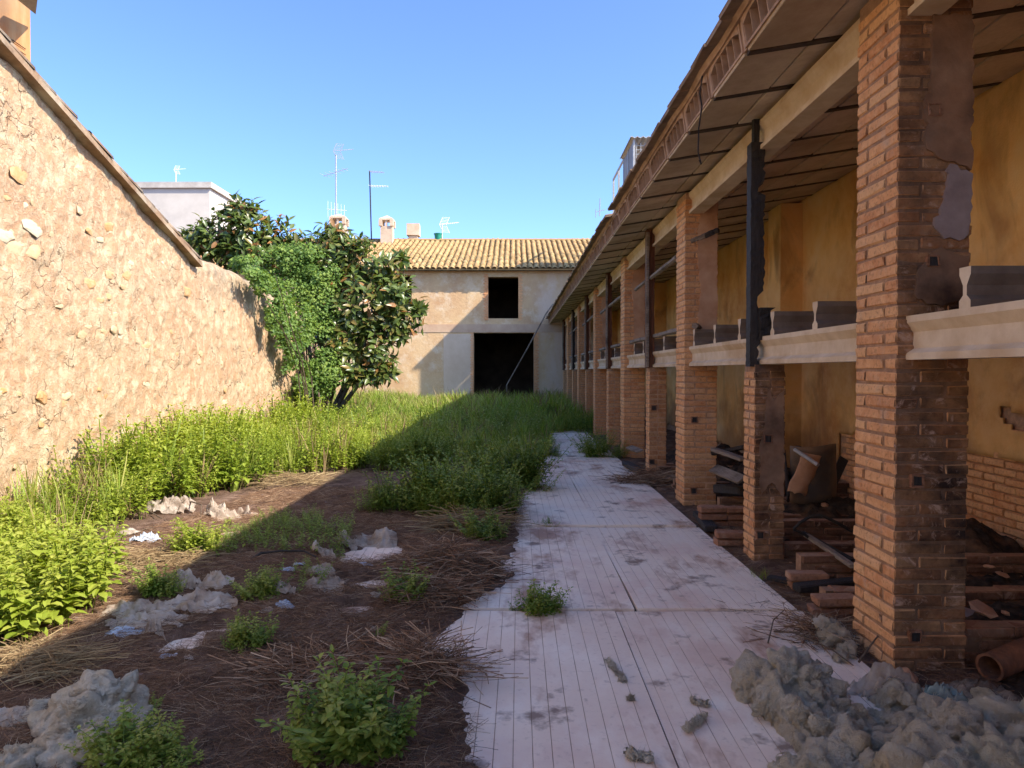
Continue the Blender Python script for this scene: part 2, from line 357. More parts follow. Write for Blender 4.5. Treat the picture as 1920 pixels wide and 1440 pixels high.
# plastic film
t = NT('dirty plastic film', 0.45, 0.4)
c = t.ramp(t.noise(7, 6, 0.65), [(0.3, (0.28, 0.195, 0.135)), (0.5, (0.50, 0.41, 0.32)), (0.72, (0.66, 0.60, 0.52))])
t.put(t.b.inputs['Base Color'], c); t.put(t.b.inputs['Normal'], t.bump(t.noise(18, 5, 0.6), 0.6, 0.02))
tr = t.n('ShaderNodeBsdfTranslucent'); t.put(tr.inputs[0], c); tp = t.n('ShaderNodeBsdfTransparent')
m1 = t.n('ShaderNodeMixShader'); m1.inputs[0].default_value = 0.35; m2 = t.n('ShaderNodeMixShader'); m2.inputs[0].default_value = 0.12
L = t.t.links.new; L(t.b.outputs[0], m1.inputs[1]); L(tr.outputs[0], m1.inputs[2]); L(m1.outputs[0], m2.inputs[1]); L(tp.outputs[0], m2.inputs[2])
L(m2.outputs[0], t.t.nodes['Material Output'].inputs[0]); MT['film'] = t.m
MT['bluefilm'] = mat_simple('pale blue rubbish', (0.24, 0.30, 0.38), (0.46, 0.50, 0.55), 12, 0.5, 0.3, 30)
MT['tealfilm'] = mat_simple('teal rag', (0.16, 0.25, 0.24), (0.34, 0.44, 0.42), 9, 0.7, 0.5, 30, 0.3, None, (0.18, 0.12, 0.08))
# foliage
MT['nettle'] = mat_leaf('nettle leaf', (0.13, 0.20, 0.02), (0.27, 0.345, 0.038), (0.40, 0.43, 0.08), 0.42, 0.5)
MT['bush'] = mat_leaf('weed leaf', (0.09, 0.155, 0.024), (0.19, 0.275, 0.042), (0.36, 0.39, 0.09), 0.42, 0.5)
MT['grass'] = mat_leaf('grass blade', (0.13, 0.22, 0.026), (0.26, 0.35, 0.05), (0.44, 0.44, 0.14), 0.42, 0.5)
MT['vine'] = mat_leaf('vine leaf', (0.07, 0.14, 0.03), (0.135, 0.22, 0.04), (0.24, 0.32, 0.055), 0.38, 0.5)
MT['ficus'] = mat_leaf('rubber tree leaf', (0.045, 0.085, 0.018), (0.12, 0.16, 0.035), (0.32, 0.15, 0.055), 0.28, 0.32, 0.45)
MT['ficus_obj'] = mat_leaf('rubber tree leaf single', (0.045, 0.085, 0.018), (0.12, 0.16, 0.035), (0.25, 0.16, 0.05), 0.28, 0.32, 0.45, 'obj')
MT['straw'] = mat_leaf('dry stalks', (0.09, 0.05, 0.03), (0.23, 0.135, 0.08), (0.48, 0.36, 0.24), 0.05, 0.85, 0.1)
MT['paleStraw'] = mat_leaf('pale dry stalks', (0.16, 0.10, 0.05), (0.27, 0.19, 0.10), (0.40, 0.31, 0.17), 0.1, 0.8, 0.1)
MT['wood'] = mat_simple('bark', (0.07, 0.05, 0.035), (0.16, 0.12, 0.085), 12, 0.95, 0.6, 30, 0.2, (4, 4, 0.6))

# ================================================================== GROUND
PATH_R = 1.86
LEFT_EDGE = [(0, 0.05), (2.0, 0.02), (2.86, -0.13), (3.36, -0.26), (4.06, -0.42), (4.6, -0.36), (5.27, -0.10), (5.85, -0.10), (6.8, 0.02), (8.0, 0.12), (9.5, 0.20), (12, 0.25), (13, 0.55), (18, 0.75), (20, 1.4), (24, 1.9)]
le = np.array(LEFT_EDGE)
HOLES = []                                   # places where soil is thin and the white panels show
for px, py, rx, ry in [(705, 1035, 75, 24), (640, 1050, 40, 12), (690, 1098, 60, 14), (620, 1120, 28, 9), (665, 1146, 38, 11), (335, 1215, 42, 24), (410, 1185, 45, 12),
                       (590, 957, 45, 5), (445, 972, 45, 12), (520, 985, 40, 6), (430, 1003, 40, 12), (235, 1096, 50, 9), (550, 985, 30, 5), (300, 1235, 22, 8), (570, 968, 20, 4)]:
    g = gnd(px, py); a = gnd(px + rx, py); b = gnd(px, py + ry)
    HOLES.append((g.x, g.y, abs(a.x - g.x), abs(g.y - b.y)))
def ground_h(x, y):
    x = np.asarray(x, float); y = np.asarray(y, float); P = np.stack([x, y], -1)
    xl = np.interp(y, le[:, 0], le[:, 1]) + 0.10 * fbm(P * 2.2, 4, 3) + 0.05 * fbm(P * 9, 3, 5)
    t_ = xl - x
    left = np.clip(0.012 + t_ * 0.16, -0.05, 0.045) + smooth(0.0, 0.5, t_) * (0.035 * fbm(P * 1.3, 5, 11) + 0.010) + smooth(-0.05, 0.1, t_) * 0.03 * fbm(P * 9, 4, 21, .65)
    for hx, hy, rx, ry in HOLES:
        d = np.sqrt(((x - hx) / rx) ** 2 + ((y - hy) / ry) ** 2) + 0.55 * fbm(P * 5, 3, 31)
        left = left - 0.13 * smooth(1.15, 0.55, d)
    right = -0.02 + smooth(PATH_R - 0.05, PATH_R + 0.25, x) * (0.03 + 0.035 * fbm(P * 3, 4, 8)) + 0.012 * fbm(P * 14, 3, 9)
    h = np.where(x > 1.0, np.maximum(left, np.where(x > PATH_R - 0.1, right, -0.05)), left)
    far = smooth(20, 26, y)
    h = h * (1 - far) + far * (0.05 + 0.05 * fbm(P * 0.6, 3, 2))
    out = smooth(-4.0, -5.5, x)
    return h + out * 0.05
xs = np.concatenate([-np.geomspace(600, 6.2, 24), np.arange(-6, 4.4, 0.032), np.geomspace(4.6, 600, 24)])
ys = np.concatenate([-np.geomspace(300, 1.0, 14), np.arange(0.0, 1.9, 0.2), np.arange(1.9, 9, 0.032), np.arange(9, 16, 0.09), np.arange(16, 40, 0.6), np.geomspace(41, 1500, 24)])
X, Y = np.meshgrid(xs, ys, indexing='ij')
Z = ground_h(X, Y)
V = np.stack([X, Y, Z], -1).reshape(-1, 3)
g_ob = obj('ground', mesh_np('ground', V, grid_faces(len(xs), len(ys)), MT['soil'], sm=True))
tag(g_ob, 'dark brown soil floor of the yard', 'ground', kind='structure')
def gh(x, y): return float(ground_h(np.array([x]), np.array([y]))[0])

# path of grooved panels
path = empty('path', (0.7, 0, 0)); tag(path, 'path of stained white grooved panels leading to the far house', 'path', kind='structure')
def panel_mesh(wd, ln, seed, pitch=0.082):
    xs_ = [(-wd / 2, 0.0, 0)]; x = -wd / 2 + pitch * 0.5
    prof = [(-wd / 2, 0.0)]; gr = []
    while x < wd / 2 - 0.02:
        gr.append(0); prof += [(x, 0.0)]; gr.append(1); prof += [(x + 0.002, -0.003)]; gr.append(1); prof += [(x + 0.004, 0.0)]
        x += pitch
    gr.append(0); prof += [(wd / 2, 0.0)]
    prof = np.array(prof); ny = 14; yy = np.linspace(-ln / 2, ln / 2, ny)
    XX = np.repeat(prof[:, 0][:, None], ny, 1); ZZ = np.repeat(prof[:, 1][:, None], ny, 1); YY = np.repeat(yy[None], len(prof), 0)
    ZZ = ZZ + 0.006 * fbm(np.stack([XX + seed * 7.1, YY], -1) * 1.3, 3, seed)
    edge = np.where(np.abs(YY) > ln / 2 - 1e-4, 0.004 * fbm(np.stack([XX * 6, YY * 0 + seed], -1), 3, seed), 0)
    V = np.stack([XX, YY + edge * 2, ZZ], -1).reshape(-1, 3); Fq = grid_faces(len(prof), ny)
    n = len(V); W = V.copy(); W[:, 2] -= 0.028
    bidx = [i * ny for i in range(len(prof))], [i * ny + ny - 1 for i in range(len(prof))], list(range(ny)), [(len(prof) - 1) * ny + j for j in range(ny)]
    sides = []
    for q, b in enumerate(bidx):
        for a_, b_ in zip(b[:-1], b[1:]):
            f = (a_, b_, b_ + n, a_ + n); sides.append(f if q in (0, 3) else f[::-1])
    F_ = np.concatenate([Fq, np.array(sides)]); gat = np.concatenate([np.repeat(np.array(gr, float), ny - 1), np.zeros(len(sides))])
    return mesh_np('panel', np.concatenate([V, W]), F_, MT['panel'], {'groove': gat})
rows = [(-0.6, 2.07, 0.66, 0.0), (2.10, 4.69, 0.66, 0.0), (4.73, 7.20, 0.81, 0.003), (7.245, 9.91, 0.825, 0.016), (9.95, 12.40, 0.83, 0.003), (12.43, 15.45, 0.85, 0.006), (15.5, 18.4, 0.9, 0.0), (18.45, 21.2, 0.9, 0.0)]
k = 0
for y0, y1, xc, dz in rows:
    for (x0, x1) in ((xc - 1.2, xc - 0.004), (xc + 0.004, PATH_R + 0.02 * (k % 3))):
        k += 1
        o = obj('panel', panel_mesh(x1 - x0, y1 - y0, k), path, ((x0 + x1) / 2 - 0.7, (y0 + y1) / 2, 0.006 + dz + 0.003 * (k % 2)), (random.uniform(-.002, .002), random.uniform(-.003, .003), random.uniform(-.006, .006))); o['clean'] = 0.75 if (y0 == 7.25 and x0 < 0) else 0.0
for y0, y1, x0, x1 in ((3.3, 5.1, -2.5, -1.28), (4.4, 6.9, -1.6, -0.46), (5.9, 8.6, -2.85, -1.65), (4.3, 6.6, -3.9, -2.7), (6.6, 9.2, -4.0, -2.9)):
    k += 1
    obj('panel', panel_mesh(x1 - x0, y1 - y0, k), path, ((x0 + x1) / 2 - 0.7, (y0 + y1) / 2, -0.012), (random.uniform(-.004, .004), random.uniform(-.006, .006), random.uniform(-.1, .1)))

# ================================================================== ARCADE (open brick shed on the right)
arc = empty('arcade', (2.0, 3.74, 0)); tag(arc, 'long burnt-out open shed of brick pillars and concrete beams along the path', 'shed')
AI = -arc.location
def put(o):                      # parts are modelled in world coordinates; the empty only shifts them
    o.location = Vector(o.location) + AI; return o
COURSE = 0.07; TALL_H = 3.70; SHORT_H = 1.655
def ceil_z(x): return 3.415 + 0.16 * x        # underside of the roof boards
PX0 = 2.0
BR = {}
def brick_mesh(dx, dy, mat='brick'):
    key = (round(dx, 3), round(dy, 3), mat)
    if key not in BR:
        BR[key] = []
        for q in range(5):
            me = bevel_box(dx - 0.006, dy - 0.006, 0.055, 0.007, 0.0035); me.materials.append(MT[mat]); BR[key].append(me)
    return random.choice(BR[key])
def courses(W, D, H, t_=0.13):
    """pinwheel bond: (x0,x1,y0,y1,z)"""
    out = []; n = int(H / COURSE)
    for c in range(n):
        z = c * COURSE + 0.03
        if c % 2 == 0: L_ = [(0, t_, 0, D - t_), (0, W - t_, D - t_, D), (W - t_, W, t_, D), (t_, W, 0, t_)]
        else: L_ = [(0, t_, t_, D), (t_, W, D - t_, D), (W - t_, W, 0, D - t_), (0, W - t_, 0, t_)]
        for (a, b, c_, d) in L_: out.append((a + .003, b - .003, c_ + .003, d - .003, z))
    return out
def pillar(name, y0, W, D, H, detail, soot_fn, label=None, mort='mortar'):
    core = MB().box((PX0 + 0.013, y0 + 0.013, -0.1), (PX0 + W - 0.013, y0 + D - 0.013, H)).build(name, MT[mort], arc); put(core)
    if label: core['label'] = label
    lst = courses(W, D, H)
    if detail:
        for (a, b, c_, d, z) in lst:
            o = obj('brick', brick_mesh(b - a, d - c_), core, (PX0 + (a + b) / 2 + random.uniform(-.004, .004), y0 + (c_ + d) / 2 + random.uniform(-.004, .004), z + random.uniform(-.003, .003)), (random.uniform(-.012, .012), random.uniform(-.012, .012), random.uniform(-.012, .012)))
            o['soot'] = soot_fn(z)
    else:
        m = MB()
        for (a, b, c_, d, z) in lst:
            m.box((PX0 + a, y0 + c_, z - .026), (PX0 + b, y0 + d, z + .026), 0.004)
        o = m.build('brickwork', MT['brick'], core); o['kind'] = 'stuff'; o['soot'] = soot_fn(1.0)
    return core
BAY = 4.66; P_Y = [3.74 + BAY * i for i in range(-2, 6)]
TW, TD = 0.40, 0.46
tall_labels = ['', '', 'nearest tall brick pillar, sooty on its front with peeling grey plaster', 'second tall brick pillar with a burnt beam stub sticking out', 'third tall brick pillar beside the rail on the joists', None, None, None]
PIL = []
for i, y0 in enumerate(P_Y):
    soot = [0, 0, 1.0, 0.55, 0.35, 0.3, 0.3, 0.3][i]
    fn = (lambda z, s=soot: s * (1.0 if z < 2.2 else 0.85)) if i == 2 else (lambda z, s=soot: s * (1.0 if z < 0.5 else 0.5))
    PIL.append(pillar('pillar', y0, TW, TD, ceil_z(PX0) - 0.03, 2 <= i <= 4, fn, tall_labels[i] or None, 'mortar_soot' if i == 2 else 'mortar'))
S_Y = [y + 2.2 for y in P_Y]
SW, SD = 0.27, 0.29
SPIL = []
for i, y0 in enumerate(S_Y):
    soot = [0, 0, 1.0, 0.5, 0.3, 0.3, 0.3, 0.3][i]
    SPIL.append(pillar('short_pillar', y0, SW, SD, SHORT_H, 2 <= i <= 4, lambda z, s=soot: s, 'short brick pillar under the charred post, black on its front' if i == 2 else None, 'mortar_soot' if i == 2 else 'mortar'))
# plaster patches on the pillar fronts (thin broken slabs of render)
def patch(parent, pts, y, th, mat, soot=0.0, name='plaster_patch'):
    rough = []
    for i in range(len(pts)):
        a, b = Vector(pts[i]), Vector(pts[(i + 1) % len(pts)])
        n = max(1, int((b - a).length / 0.03))
        for q in range(n):
            p_ = a.lerp(b, q / n)
            rough.append((min(p_.x + random.uniform(-.013, .013), 2.392), p_.y + random.uniform(-.013, .013)))
    me = recalc(MB().prism(rough, y - th, y + 0.02, 'y').mesh(name, MT[mat])); o = obj(name, me, parent); o['soot'] = soot; return o
p1, y1 = PIL[2], P_Y[2]
patch(p1, [(2.17, 2.95), (2.385, 2.92), (2.385, 3.45), (2.18, 3.45), (2.16, 3.2)], y1, 0.013, 'render', 0.9)
patch(p1, [(2.15, 2.76), (2.26, 2.70), (2.385, 2.66), (2.385, 3.02), (2.14, 3.05)], y1, 0.011, 'render', 0.9)
patch(p1, [(2.19, 2.36), (2.25, 2.30), (2.36, 2.28), (2.39, 2.42), (2.385, 2.64), (2.27, 2.68), (2.24, 2.5)], y1, 0.008, 'greypatch')
patch(p1, [(2.10, 1.98), (2.24, 1.94), (2.38, 2.0), (2.37, 2.2), (2.22, 2.24), (2.12, 2.14)], y1, 0.009, 'render', 1.0)
for i in range(3, 8):
    yy = P_Y[i]
    patch(PIL[i], [(2.16 + random.uniform(-.03, .03), 1.95), (2.385, 1.9), (2.385, 3.68), (2.2, 3.68), (2.14, 3.1), (2.19, 2.6)], yy, 0.012, 'render', 0.12)
patch(SPIL[2], [(2.06, 0.56), (2.15, 0.66), (2.252, 0.54), (2.252, 1.46), (2.18, 1.36), (2.12, 1.44), (2.09, 1.15), (2.05, 0.9)], S_Y[2], 0.007, 'render', 0.95)
# sockets left by burnt timber
def socket(parent, x, y, z, s=0.03):
    m = MB(); o_, i_ = s * 1.35, s
    for a, b in (((-o_, -o_), (o_, -i_)), ((-o_, i_), (o_, o_)), ((-o_, -i_), (-i_, i_)), ((i_, -i_), (o_, i_))):
        m.box((x + a[0], y - 0.016, z + a[1]), (x + b[0], y + 0.04, z + b[1]), 0.003)
    o = m.build('socket_rim', MT['brick_dark'], parent); o['soot'] = 0.6
    b_ = MB().box((x - i_, y - 0.010, z - i_), (x + i_, y + 0.03, z + i_)).build('socket_shade_block', MT['char'], parent)  # solid near-black block, its colour standing in for the shade inside a hole
for px, py in ((1718, 901), (1715, 1193), (1748, 490), (1750, 207)):
    g = atY(px, py, y1); socket(p1, g.x, y1, g.z, 0.024)
for px, py in ((1440, 823), (1425, 1003)):
    g = atY(px, py, S_Y[2]); socket(SPIL[2], g.x, S_Y[2], g.z, 0.026)
for px, py in ((1302, 787), (1300, 920)):
    g = atY(px, py, P_Y[3]); socket(PIL[3], g.x, P_Y[3], g.z, 0.028)
for px, py in ((1226, 765), (1222, 866)):
    g = atY(px, py, S_Y[3]); socket(SPIL[3], g.x, S_Y[3], g.z, 0.03)

# concrete I-beams
def ibeam_profile(hw, h, web):
    return [(-hw, 0), (hw, 0), (hw, 0.035), (web, 0.06), (web, h - 0.085), (hw, h - 0.035), (hw, h), (-hw, h), (-hw, h - 0.035), (-web, h - 0.085), (-web, 0.06), (-hw, 0.035)]
LOW_Z = 1.66; LOW_H = 0.23; BX = 2.135
lowp = [(BX + a, LOW_Z + b) for a, b in ibeam_profile(0.075, LOW_H, 0.038)]
tops = []
for i in range(len(P_Y)):
    y_a = P_Y[i] + TD - 0.01; y_b = (P_Y[i + 1] if i + 1 < len(P_Y) else 30.8) + 0.01
    o = put(MB().prism(lowp, y_a, y_b, 'y').build('floor_beam', MT['concrete'], arc)); recalc(o.data)
    z0 = ceil_z(PX0) - 0.28
    pr = [(BX + a, z0 + b) for a, b in ibeam_profile(0.085, 0.245, 0.05)]
    o = put(MB().prism(pr, y_a - 0.2, y_b + (0.12 if i + 1 < len(P_Y) else 0), 'y').build('roof_beam', MT['concrete'], arc)); recalc(o.data)
jp = [(a, b) for a, b in ibeam_profile(0.042, 0.19, 0.014)]
jy = 3.30 - 0.82 * 6
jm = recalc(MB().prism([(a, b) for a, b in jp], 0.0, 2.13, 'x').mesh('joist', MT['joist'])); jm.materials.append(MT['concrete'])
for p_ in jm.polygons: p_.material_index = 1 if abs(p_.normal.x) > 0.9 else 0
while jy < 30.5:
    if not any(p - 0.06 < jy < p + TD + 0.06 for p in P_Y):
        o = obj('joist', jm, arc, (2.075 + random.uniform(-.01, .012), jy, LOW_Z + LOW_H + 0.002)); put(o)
    jy += 0.82
# roof: ceiling boards, tee bars, hollow blocks along the eave, cover boards
XE = 1.49; XB = 4.20; RY0, RY1 = -4.3, 30.9; TB = 0.775; TB0 = 4.634
slope = math.atan(0.16); ln = (XB - XE) / math.cos(slope)
def roofpt(x, y, up=0): return Vector((x - math.sin(slope) * up, y, ceil_z(x) + math.cos(slope) * up))
rf = MB(); poly = [(XE + 0.02, ceil_z(XE + 0.02) + 0.045), (XB + 0.15, ceil_z(XB + 0.15) + 0.045), (XB + 0.15, ceil_z(XB + 0.15) + 0.215), (XE + 0.27, ceil_z(XE + 0.27) + 0.215), (XE + 0.27, ceil_z(XE + 0.27) + 0.05)]
roof = put(obj('roof', recalc(rf.prism(poly, RY0, RY1, 'y').mesh('roof', MT['ceiling'])), arc))
n0 = int(math.floor((RY0 - TB0) / TB)) + 1; bays = []
q = n0
while TB0 + q * TB < RY1: bays.append(TB0 + q * TB); q += 1
cuts = [XE + 0.0, XE + 0.42, XE + 0.85, XE + 1.28, XE + 1.71, XE + 2.14, XB]
bm_ = [bevel_box(0.415, TB - 0.075, 0.035, 0.004, 0.002) for _ in range(4)]
for m in bm_: m.materials.append(MT['ceiling'])
lastw = [bevel_box(XB - cuts[-2] - 0.01, TB - 0.075, 0.035, 0.004, 0.002)]; lastw[0].materials.append(MT['ceiling'])
barm = MB().box((0, -0.03, 0), (ln - 0.03, 0.03, 0.03)).mesh('tee_bar', MT['rust'])
barm.materials.clear(); barm.materials.append(mat_simple('sooted steel bar', (0.045, 0.032, 0.025), (0.10, 0.07, 0.05), 9, 0.8, 0.2, 40))
# hollow block, five cells under a flat arch, open towards the courtyard
hb = MB(); Lb = TB - 0.06; hh_ = 0.195; nc = 5; wb = 0.010
hb.box((0, 0, 0), (0.25, Lb, 0.016))
def archz(y): u = abs(y / Lb * 2 - 1); return hh_ - 0.022 - 0.05 * max(0, (u - 0.45) / 0.55) ** 2
cw = (Lb - 0.06) / nc
for q in range(nc + 1):
    yy = 0.03 + q * cw
    hb.box((0.004, yy - wb / 2, 0.016), (0.24, yy + wb / 2, archz(yy) + 0.004), 0.0015)
for q in range(nc * 2):
    ya = 0.03 + q * cw / 2; yb = ya + cw / 2
    hb.add([(0, ya, archz(ya)), (0.25, ya, archz(ya)), (0.25, yb, archz(yb)), (0, yb, archz(yb)), (0, ya, hh_), (0.25, ya, hh_), (0.25, yb, hh_), (0, yb, hh_)],
           [(0, 3, 2, 1), (4, 5, 6, 7), (0, 1, 5, 4), (1, 2, 6, 5), (2, 3, 7, 6), (3, 0, 4, 7)])
hb.box((0.0, 0, 0.016), (0.25, 0.024, hh_)); hb.box((0.0, Lb - 0.024, 0.016), (0.25, Lb, hh_)); hb.box((0.22, 0.025, 0.017), (0.245, Lb - 0.025, hh_ - 0.02))
MT['claycell'] = mat_simple('hollow clay block', (0.36, 0.22, 0.14), (0.50, 0.33, 0.22), 9, 0.95, 0.3, 50, 0.2, None, (0.25, 0.15, 0.09))
hbm = recalc(hb.mesh('hollow_block', MT['claycell']))
stub = recalc(MB().box((0.006, 0, 0), (0.25, 0.056, hh_)).mesh('block_rib', MT['claycell']))
for b in bays:
    for ci in range(len(cuts) - 1):
        me = random.choice(bm_) if ci < len(cuts) - 2 else lastw[0]
        xc = (cuts[ci] + cuts[ci + 1]) / 2; c_ = roofpt(xc, b + TB / 2, 0.02 + random.uniform(-.004, .004))
        obj('ceiling_board', me, roof, c_, (random.uniform(-.006, .006), -slope + random.uniform(-.004, .004), 0))
    o = obj('tee_bar', barm, roof, roofpt(XE + 0.02, b, -0.004), (0, -slope, 0))
    e = roofpt(XE, b + 0.03, 0.02)
    obj('hollow_block', hbm, roof, (e.x - 0.005 + random.uniform(-.004, .004), e.y, e.z), (0, -slope, random.uniform(-.004, .004)))
    obj('block_rib', stub, roof, (e.x, b - 0.028, e.z), (0, -slope, 0))
cov = [bevel_box(0.42, 0.385, 0.030, 0.004, 0.006) for _ in range(4)]
MT['cover'] = mat_simple('weathered cover board', (0.22, 0.14, 0.09), (0.36, 0.25, 0.16), 7, 0.95, 0.5, 40, 0.2, None, (0.14, 0.10, 0.075))
for m in cov: m.materials.append(MT['cover'])
fill = MB()
yy = RY0
while yy < RY1 - 0.2:
    if not 9.95 < yy < 10.2:
        c_ = roofpt(XE - 0.12 + 0.21, yy + 0.19, 0.265 + random.uniform(-.006, .006))
        if yy > 26: c_.z -= random.uniform(0, .03)
        obj('cover_board', random.choice(cov), roof, c_ + Vector((random.uniform(-.012, .012), 0, 0)), (random.uniform(-.012, .012), -slope + random.uniform(-.02, .02) + (random.uniform(-.08, .05) if yy > 24 else 0), random.uniform(-.01, .01)))
    yy += 0.39
# mortar bed between blocks and cover boards
ny = 160; yv = np.linspace(RY0, RY1, ny); m = MB()
vs = []
for y in yv:
    j = 0.012 * fbm(np.array([[y * 3, 1.0]]), 3, 4)[0]
    a = roofpt(XE - 0.02 + j, y, 0.213); b = roofpt(XE - 0.035 + j * 1.4, y, 0.252); c_ = roofpt(XE + 0.3, y, 0.252); d = roofpt(XE + 0.3, y, 0.213)
    vs += [a, b, c_, d]
fs = []
for i in range(ny - 1):
    for q in range(4): fs.append((i * 4 + q, i * 4 + (q + 1) % 4, i * 4 + 4 + (q + 1) % 4, i * 4 + 4 + q))
m.add(vs, fs); obj('mortar_bed', recalc(m.mesh('mortar_bed', MT['claycell'])), roof)
top_poly = [(XE + 0.3, ceil_z(XE + 0.3) + 0.225), (XB + 0.3, ceil_z(XB + 0.3) + 0.225), (XB + 0.3, ceil_z(XB + 0.3) + 0.265), (XE + 0.3, ceil_z(XE + 0.3) + 0.265)]
obj('roof_covering', recalc(MB().prism(top_poly, RY0, RY1, 'y').mesh('roof_covering', MT['cover'])), roof)

# back wall: brick behind a plaster skin that has fallen off low down
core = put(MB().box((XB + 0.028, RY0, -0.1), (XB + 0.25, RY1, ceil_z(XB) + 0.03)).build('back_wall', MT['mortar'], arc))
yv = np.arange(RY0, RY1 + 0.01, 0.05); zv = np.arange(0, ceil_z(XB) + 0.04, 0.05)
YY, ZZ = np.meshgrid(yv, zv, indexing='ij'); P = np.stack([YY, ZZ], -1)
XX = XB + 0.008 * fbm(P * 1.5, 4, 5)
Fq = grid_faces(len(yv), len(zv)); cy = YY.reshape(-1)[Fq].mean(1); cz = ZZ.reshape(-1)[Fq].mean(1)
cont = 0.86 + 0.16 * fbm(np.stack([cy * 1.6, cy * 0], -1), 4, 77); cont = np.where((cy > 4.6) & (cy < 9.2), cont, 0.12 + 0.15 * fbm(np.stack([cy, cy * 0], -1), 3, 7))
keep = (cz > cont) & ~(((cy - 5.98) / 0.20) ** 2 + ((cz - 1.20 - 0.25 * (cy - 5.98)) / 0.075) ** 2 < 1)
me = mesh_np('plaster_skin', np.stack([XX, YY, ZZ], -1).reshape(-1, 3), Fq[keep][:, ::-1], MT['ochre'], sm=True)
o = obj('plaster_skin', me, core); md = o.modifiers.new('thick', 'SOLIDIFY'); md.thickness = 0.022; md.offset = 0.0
wb_m = []
for q in range(5):
    m = bevel_box(0.05, 0.262, 0.055, 0.006, 0.004); m.materials.append(MT['brick']); wb_m.append(m)
for c_ in range(16):
    yy = 4.7 + (0.14 if c_ % 2 else 0)
    while yy < 9.1:
        o = obj('brick', random.choice(wb_m), core, (XB + 0.024 + random.uniform(-.006, .003), yy, 0.03 + c_ * COURSE), (0, random.uniform(-.02, .02), random.uniform(-.01, .01))); o['soot'] = 0.25
        yy += 0.277
for b in (-1, 1, 2, 3, 4, 5):
    yy = 5.72 + BAY * b
    pm = MB().box((XB - 0.33, yy, -0.05), (XB + 0.01, yy + 0.52, ceil_z(XB - 0.33) + 0.01), 0.004)
    put(pm.build('pilaster', MT['ochre'], arc))

# timber posts above the short pillars
def rough_post(name, x0, x1, y0, y1, z0, z1, mat, bites=(), n=36, amp=0.006):
    vs = []; fs = []
    for i in range(n):
        z = z0 + (z1 - z0) * i / (n - 1); b = 0.0
        for (zc, hw, dep) in bites:
            b = max(b, dep * max(0.0, 1 - ((z - zc) / hw) ** 4) if abs(z - zc) < hw else 0)
        for (cx, cy_) in ((x0, y0), ((x0 + x1) / 2, y0 - 0.004), (x1 - b, y0), (x1 - b, y1), ((x0 + x1) / 2, y1), (x0, y1)):
            aj = amp * (1.6 if cx > (x0 + x1) / 2 else 0.35)
            vs.append((cx + random.uniform(-aj, aj), cy_ + random.uniform(-amp, amp) * .6, z))
    for i in range(n - 1):
        for q in range(6): fs.append((i * 6 + q, i * 6 + (q + 1) % 6, (i + 1) * 6 + (q + 1) % 6, (i + 1) * 6 + q))
    fs += [tuple(range(5, -1, -1)), tuple((n - 1) * 6 + q for q in range(6))]
    return put(obj(name, recalc(MB().add(vs, fs).mesh(name, MT[mat])), arc))
pz = ceil_z(2.0) - 0.02
pm1 = rough_post('post', 1.975, 2.085, S_Y[2] + 0.03, S_Y[2] + 0.14, LOW_Z - 0.02, pz - 0.2, 'char', ((3.12, 0.05, 0.05), (2.18, 0.09, 0.06), (1.75, 0.12, 0.05)), 60, 0.008)
pm1['label'] = 'charred black post with a chunk burnt out'
put(MB().box((2.0, S_Y[2] + 0.05, pz - 0.2), (2.05, S_Y[2] + 0.09, pz), 0.004).build('post', MT['char'], arc))
for i in range(3, 8):
    rough_post('post', 1.965, 2.085, S_Y[i] + 0.02, S_Y[i] + 0.15, LOW_Z - 0.01, pz, 'redwood' if i != 6 else 'char', (), 24, 0.004)
for i in range(3, 8):
    rough_post('post', 1.95, 1.995, S_Y[i] - 0.03, S_Y[i] + 0.015, LOW_Z, pz - 0.05, 'greywood', (), 12, 0.003)
# rails
def rail(a, b, r, mat, name='rail'):
    a, b = Vector(a), Vector(b); d = (b - a); m = MB(); n = 10; rs = [r * random.uniform(0.85, 1.1) for _ in range(n)]
    m.tube([a + d * i / (n - 1) + Vector([random.uniform(-r, r) * 0.12 for _ in range(3)]) for i in range(n)], rs, 5)
    return put(m.build(name, MT[mat], arc))
for i in range(3, 7):
    rail((2.02, P_Y[i] + TD, 3.02), (2.03, P_Y[i] + BAY - 0.9 - 0.2 * (i % 2), 2.97), 0.032, 'greywood')
    rail((2.09, P_Y[i] + TD + 0.05, 2.125), (2.08, P_Y[i] + BAY - 0.35, 2.12), 0.04, 'greywood')
g = atY(1297, 452, 8.3); g2 = atY(1347, 432, 8.15)
o = rail(g, g.lerp(g2, 0.55), 0.03, 'greywood', 'beam_stub'); o = rail(g.lerp(g2, 0.5), g2 , 0.033, 'char', 'beam_stub')
rail((2.05, 8.1, 2.12), (2.16, 8.36, 2.115), 0.035, 'greywood', 'timber_stub')
# burnt lump on the charred post
lump = rough_post('burnt_lump', 2.04, 2.15, S_Y[2] - 0.02, S_Y[2] + 0.10, 1.86, 2.13, 'char', (), 12, 0.014)

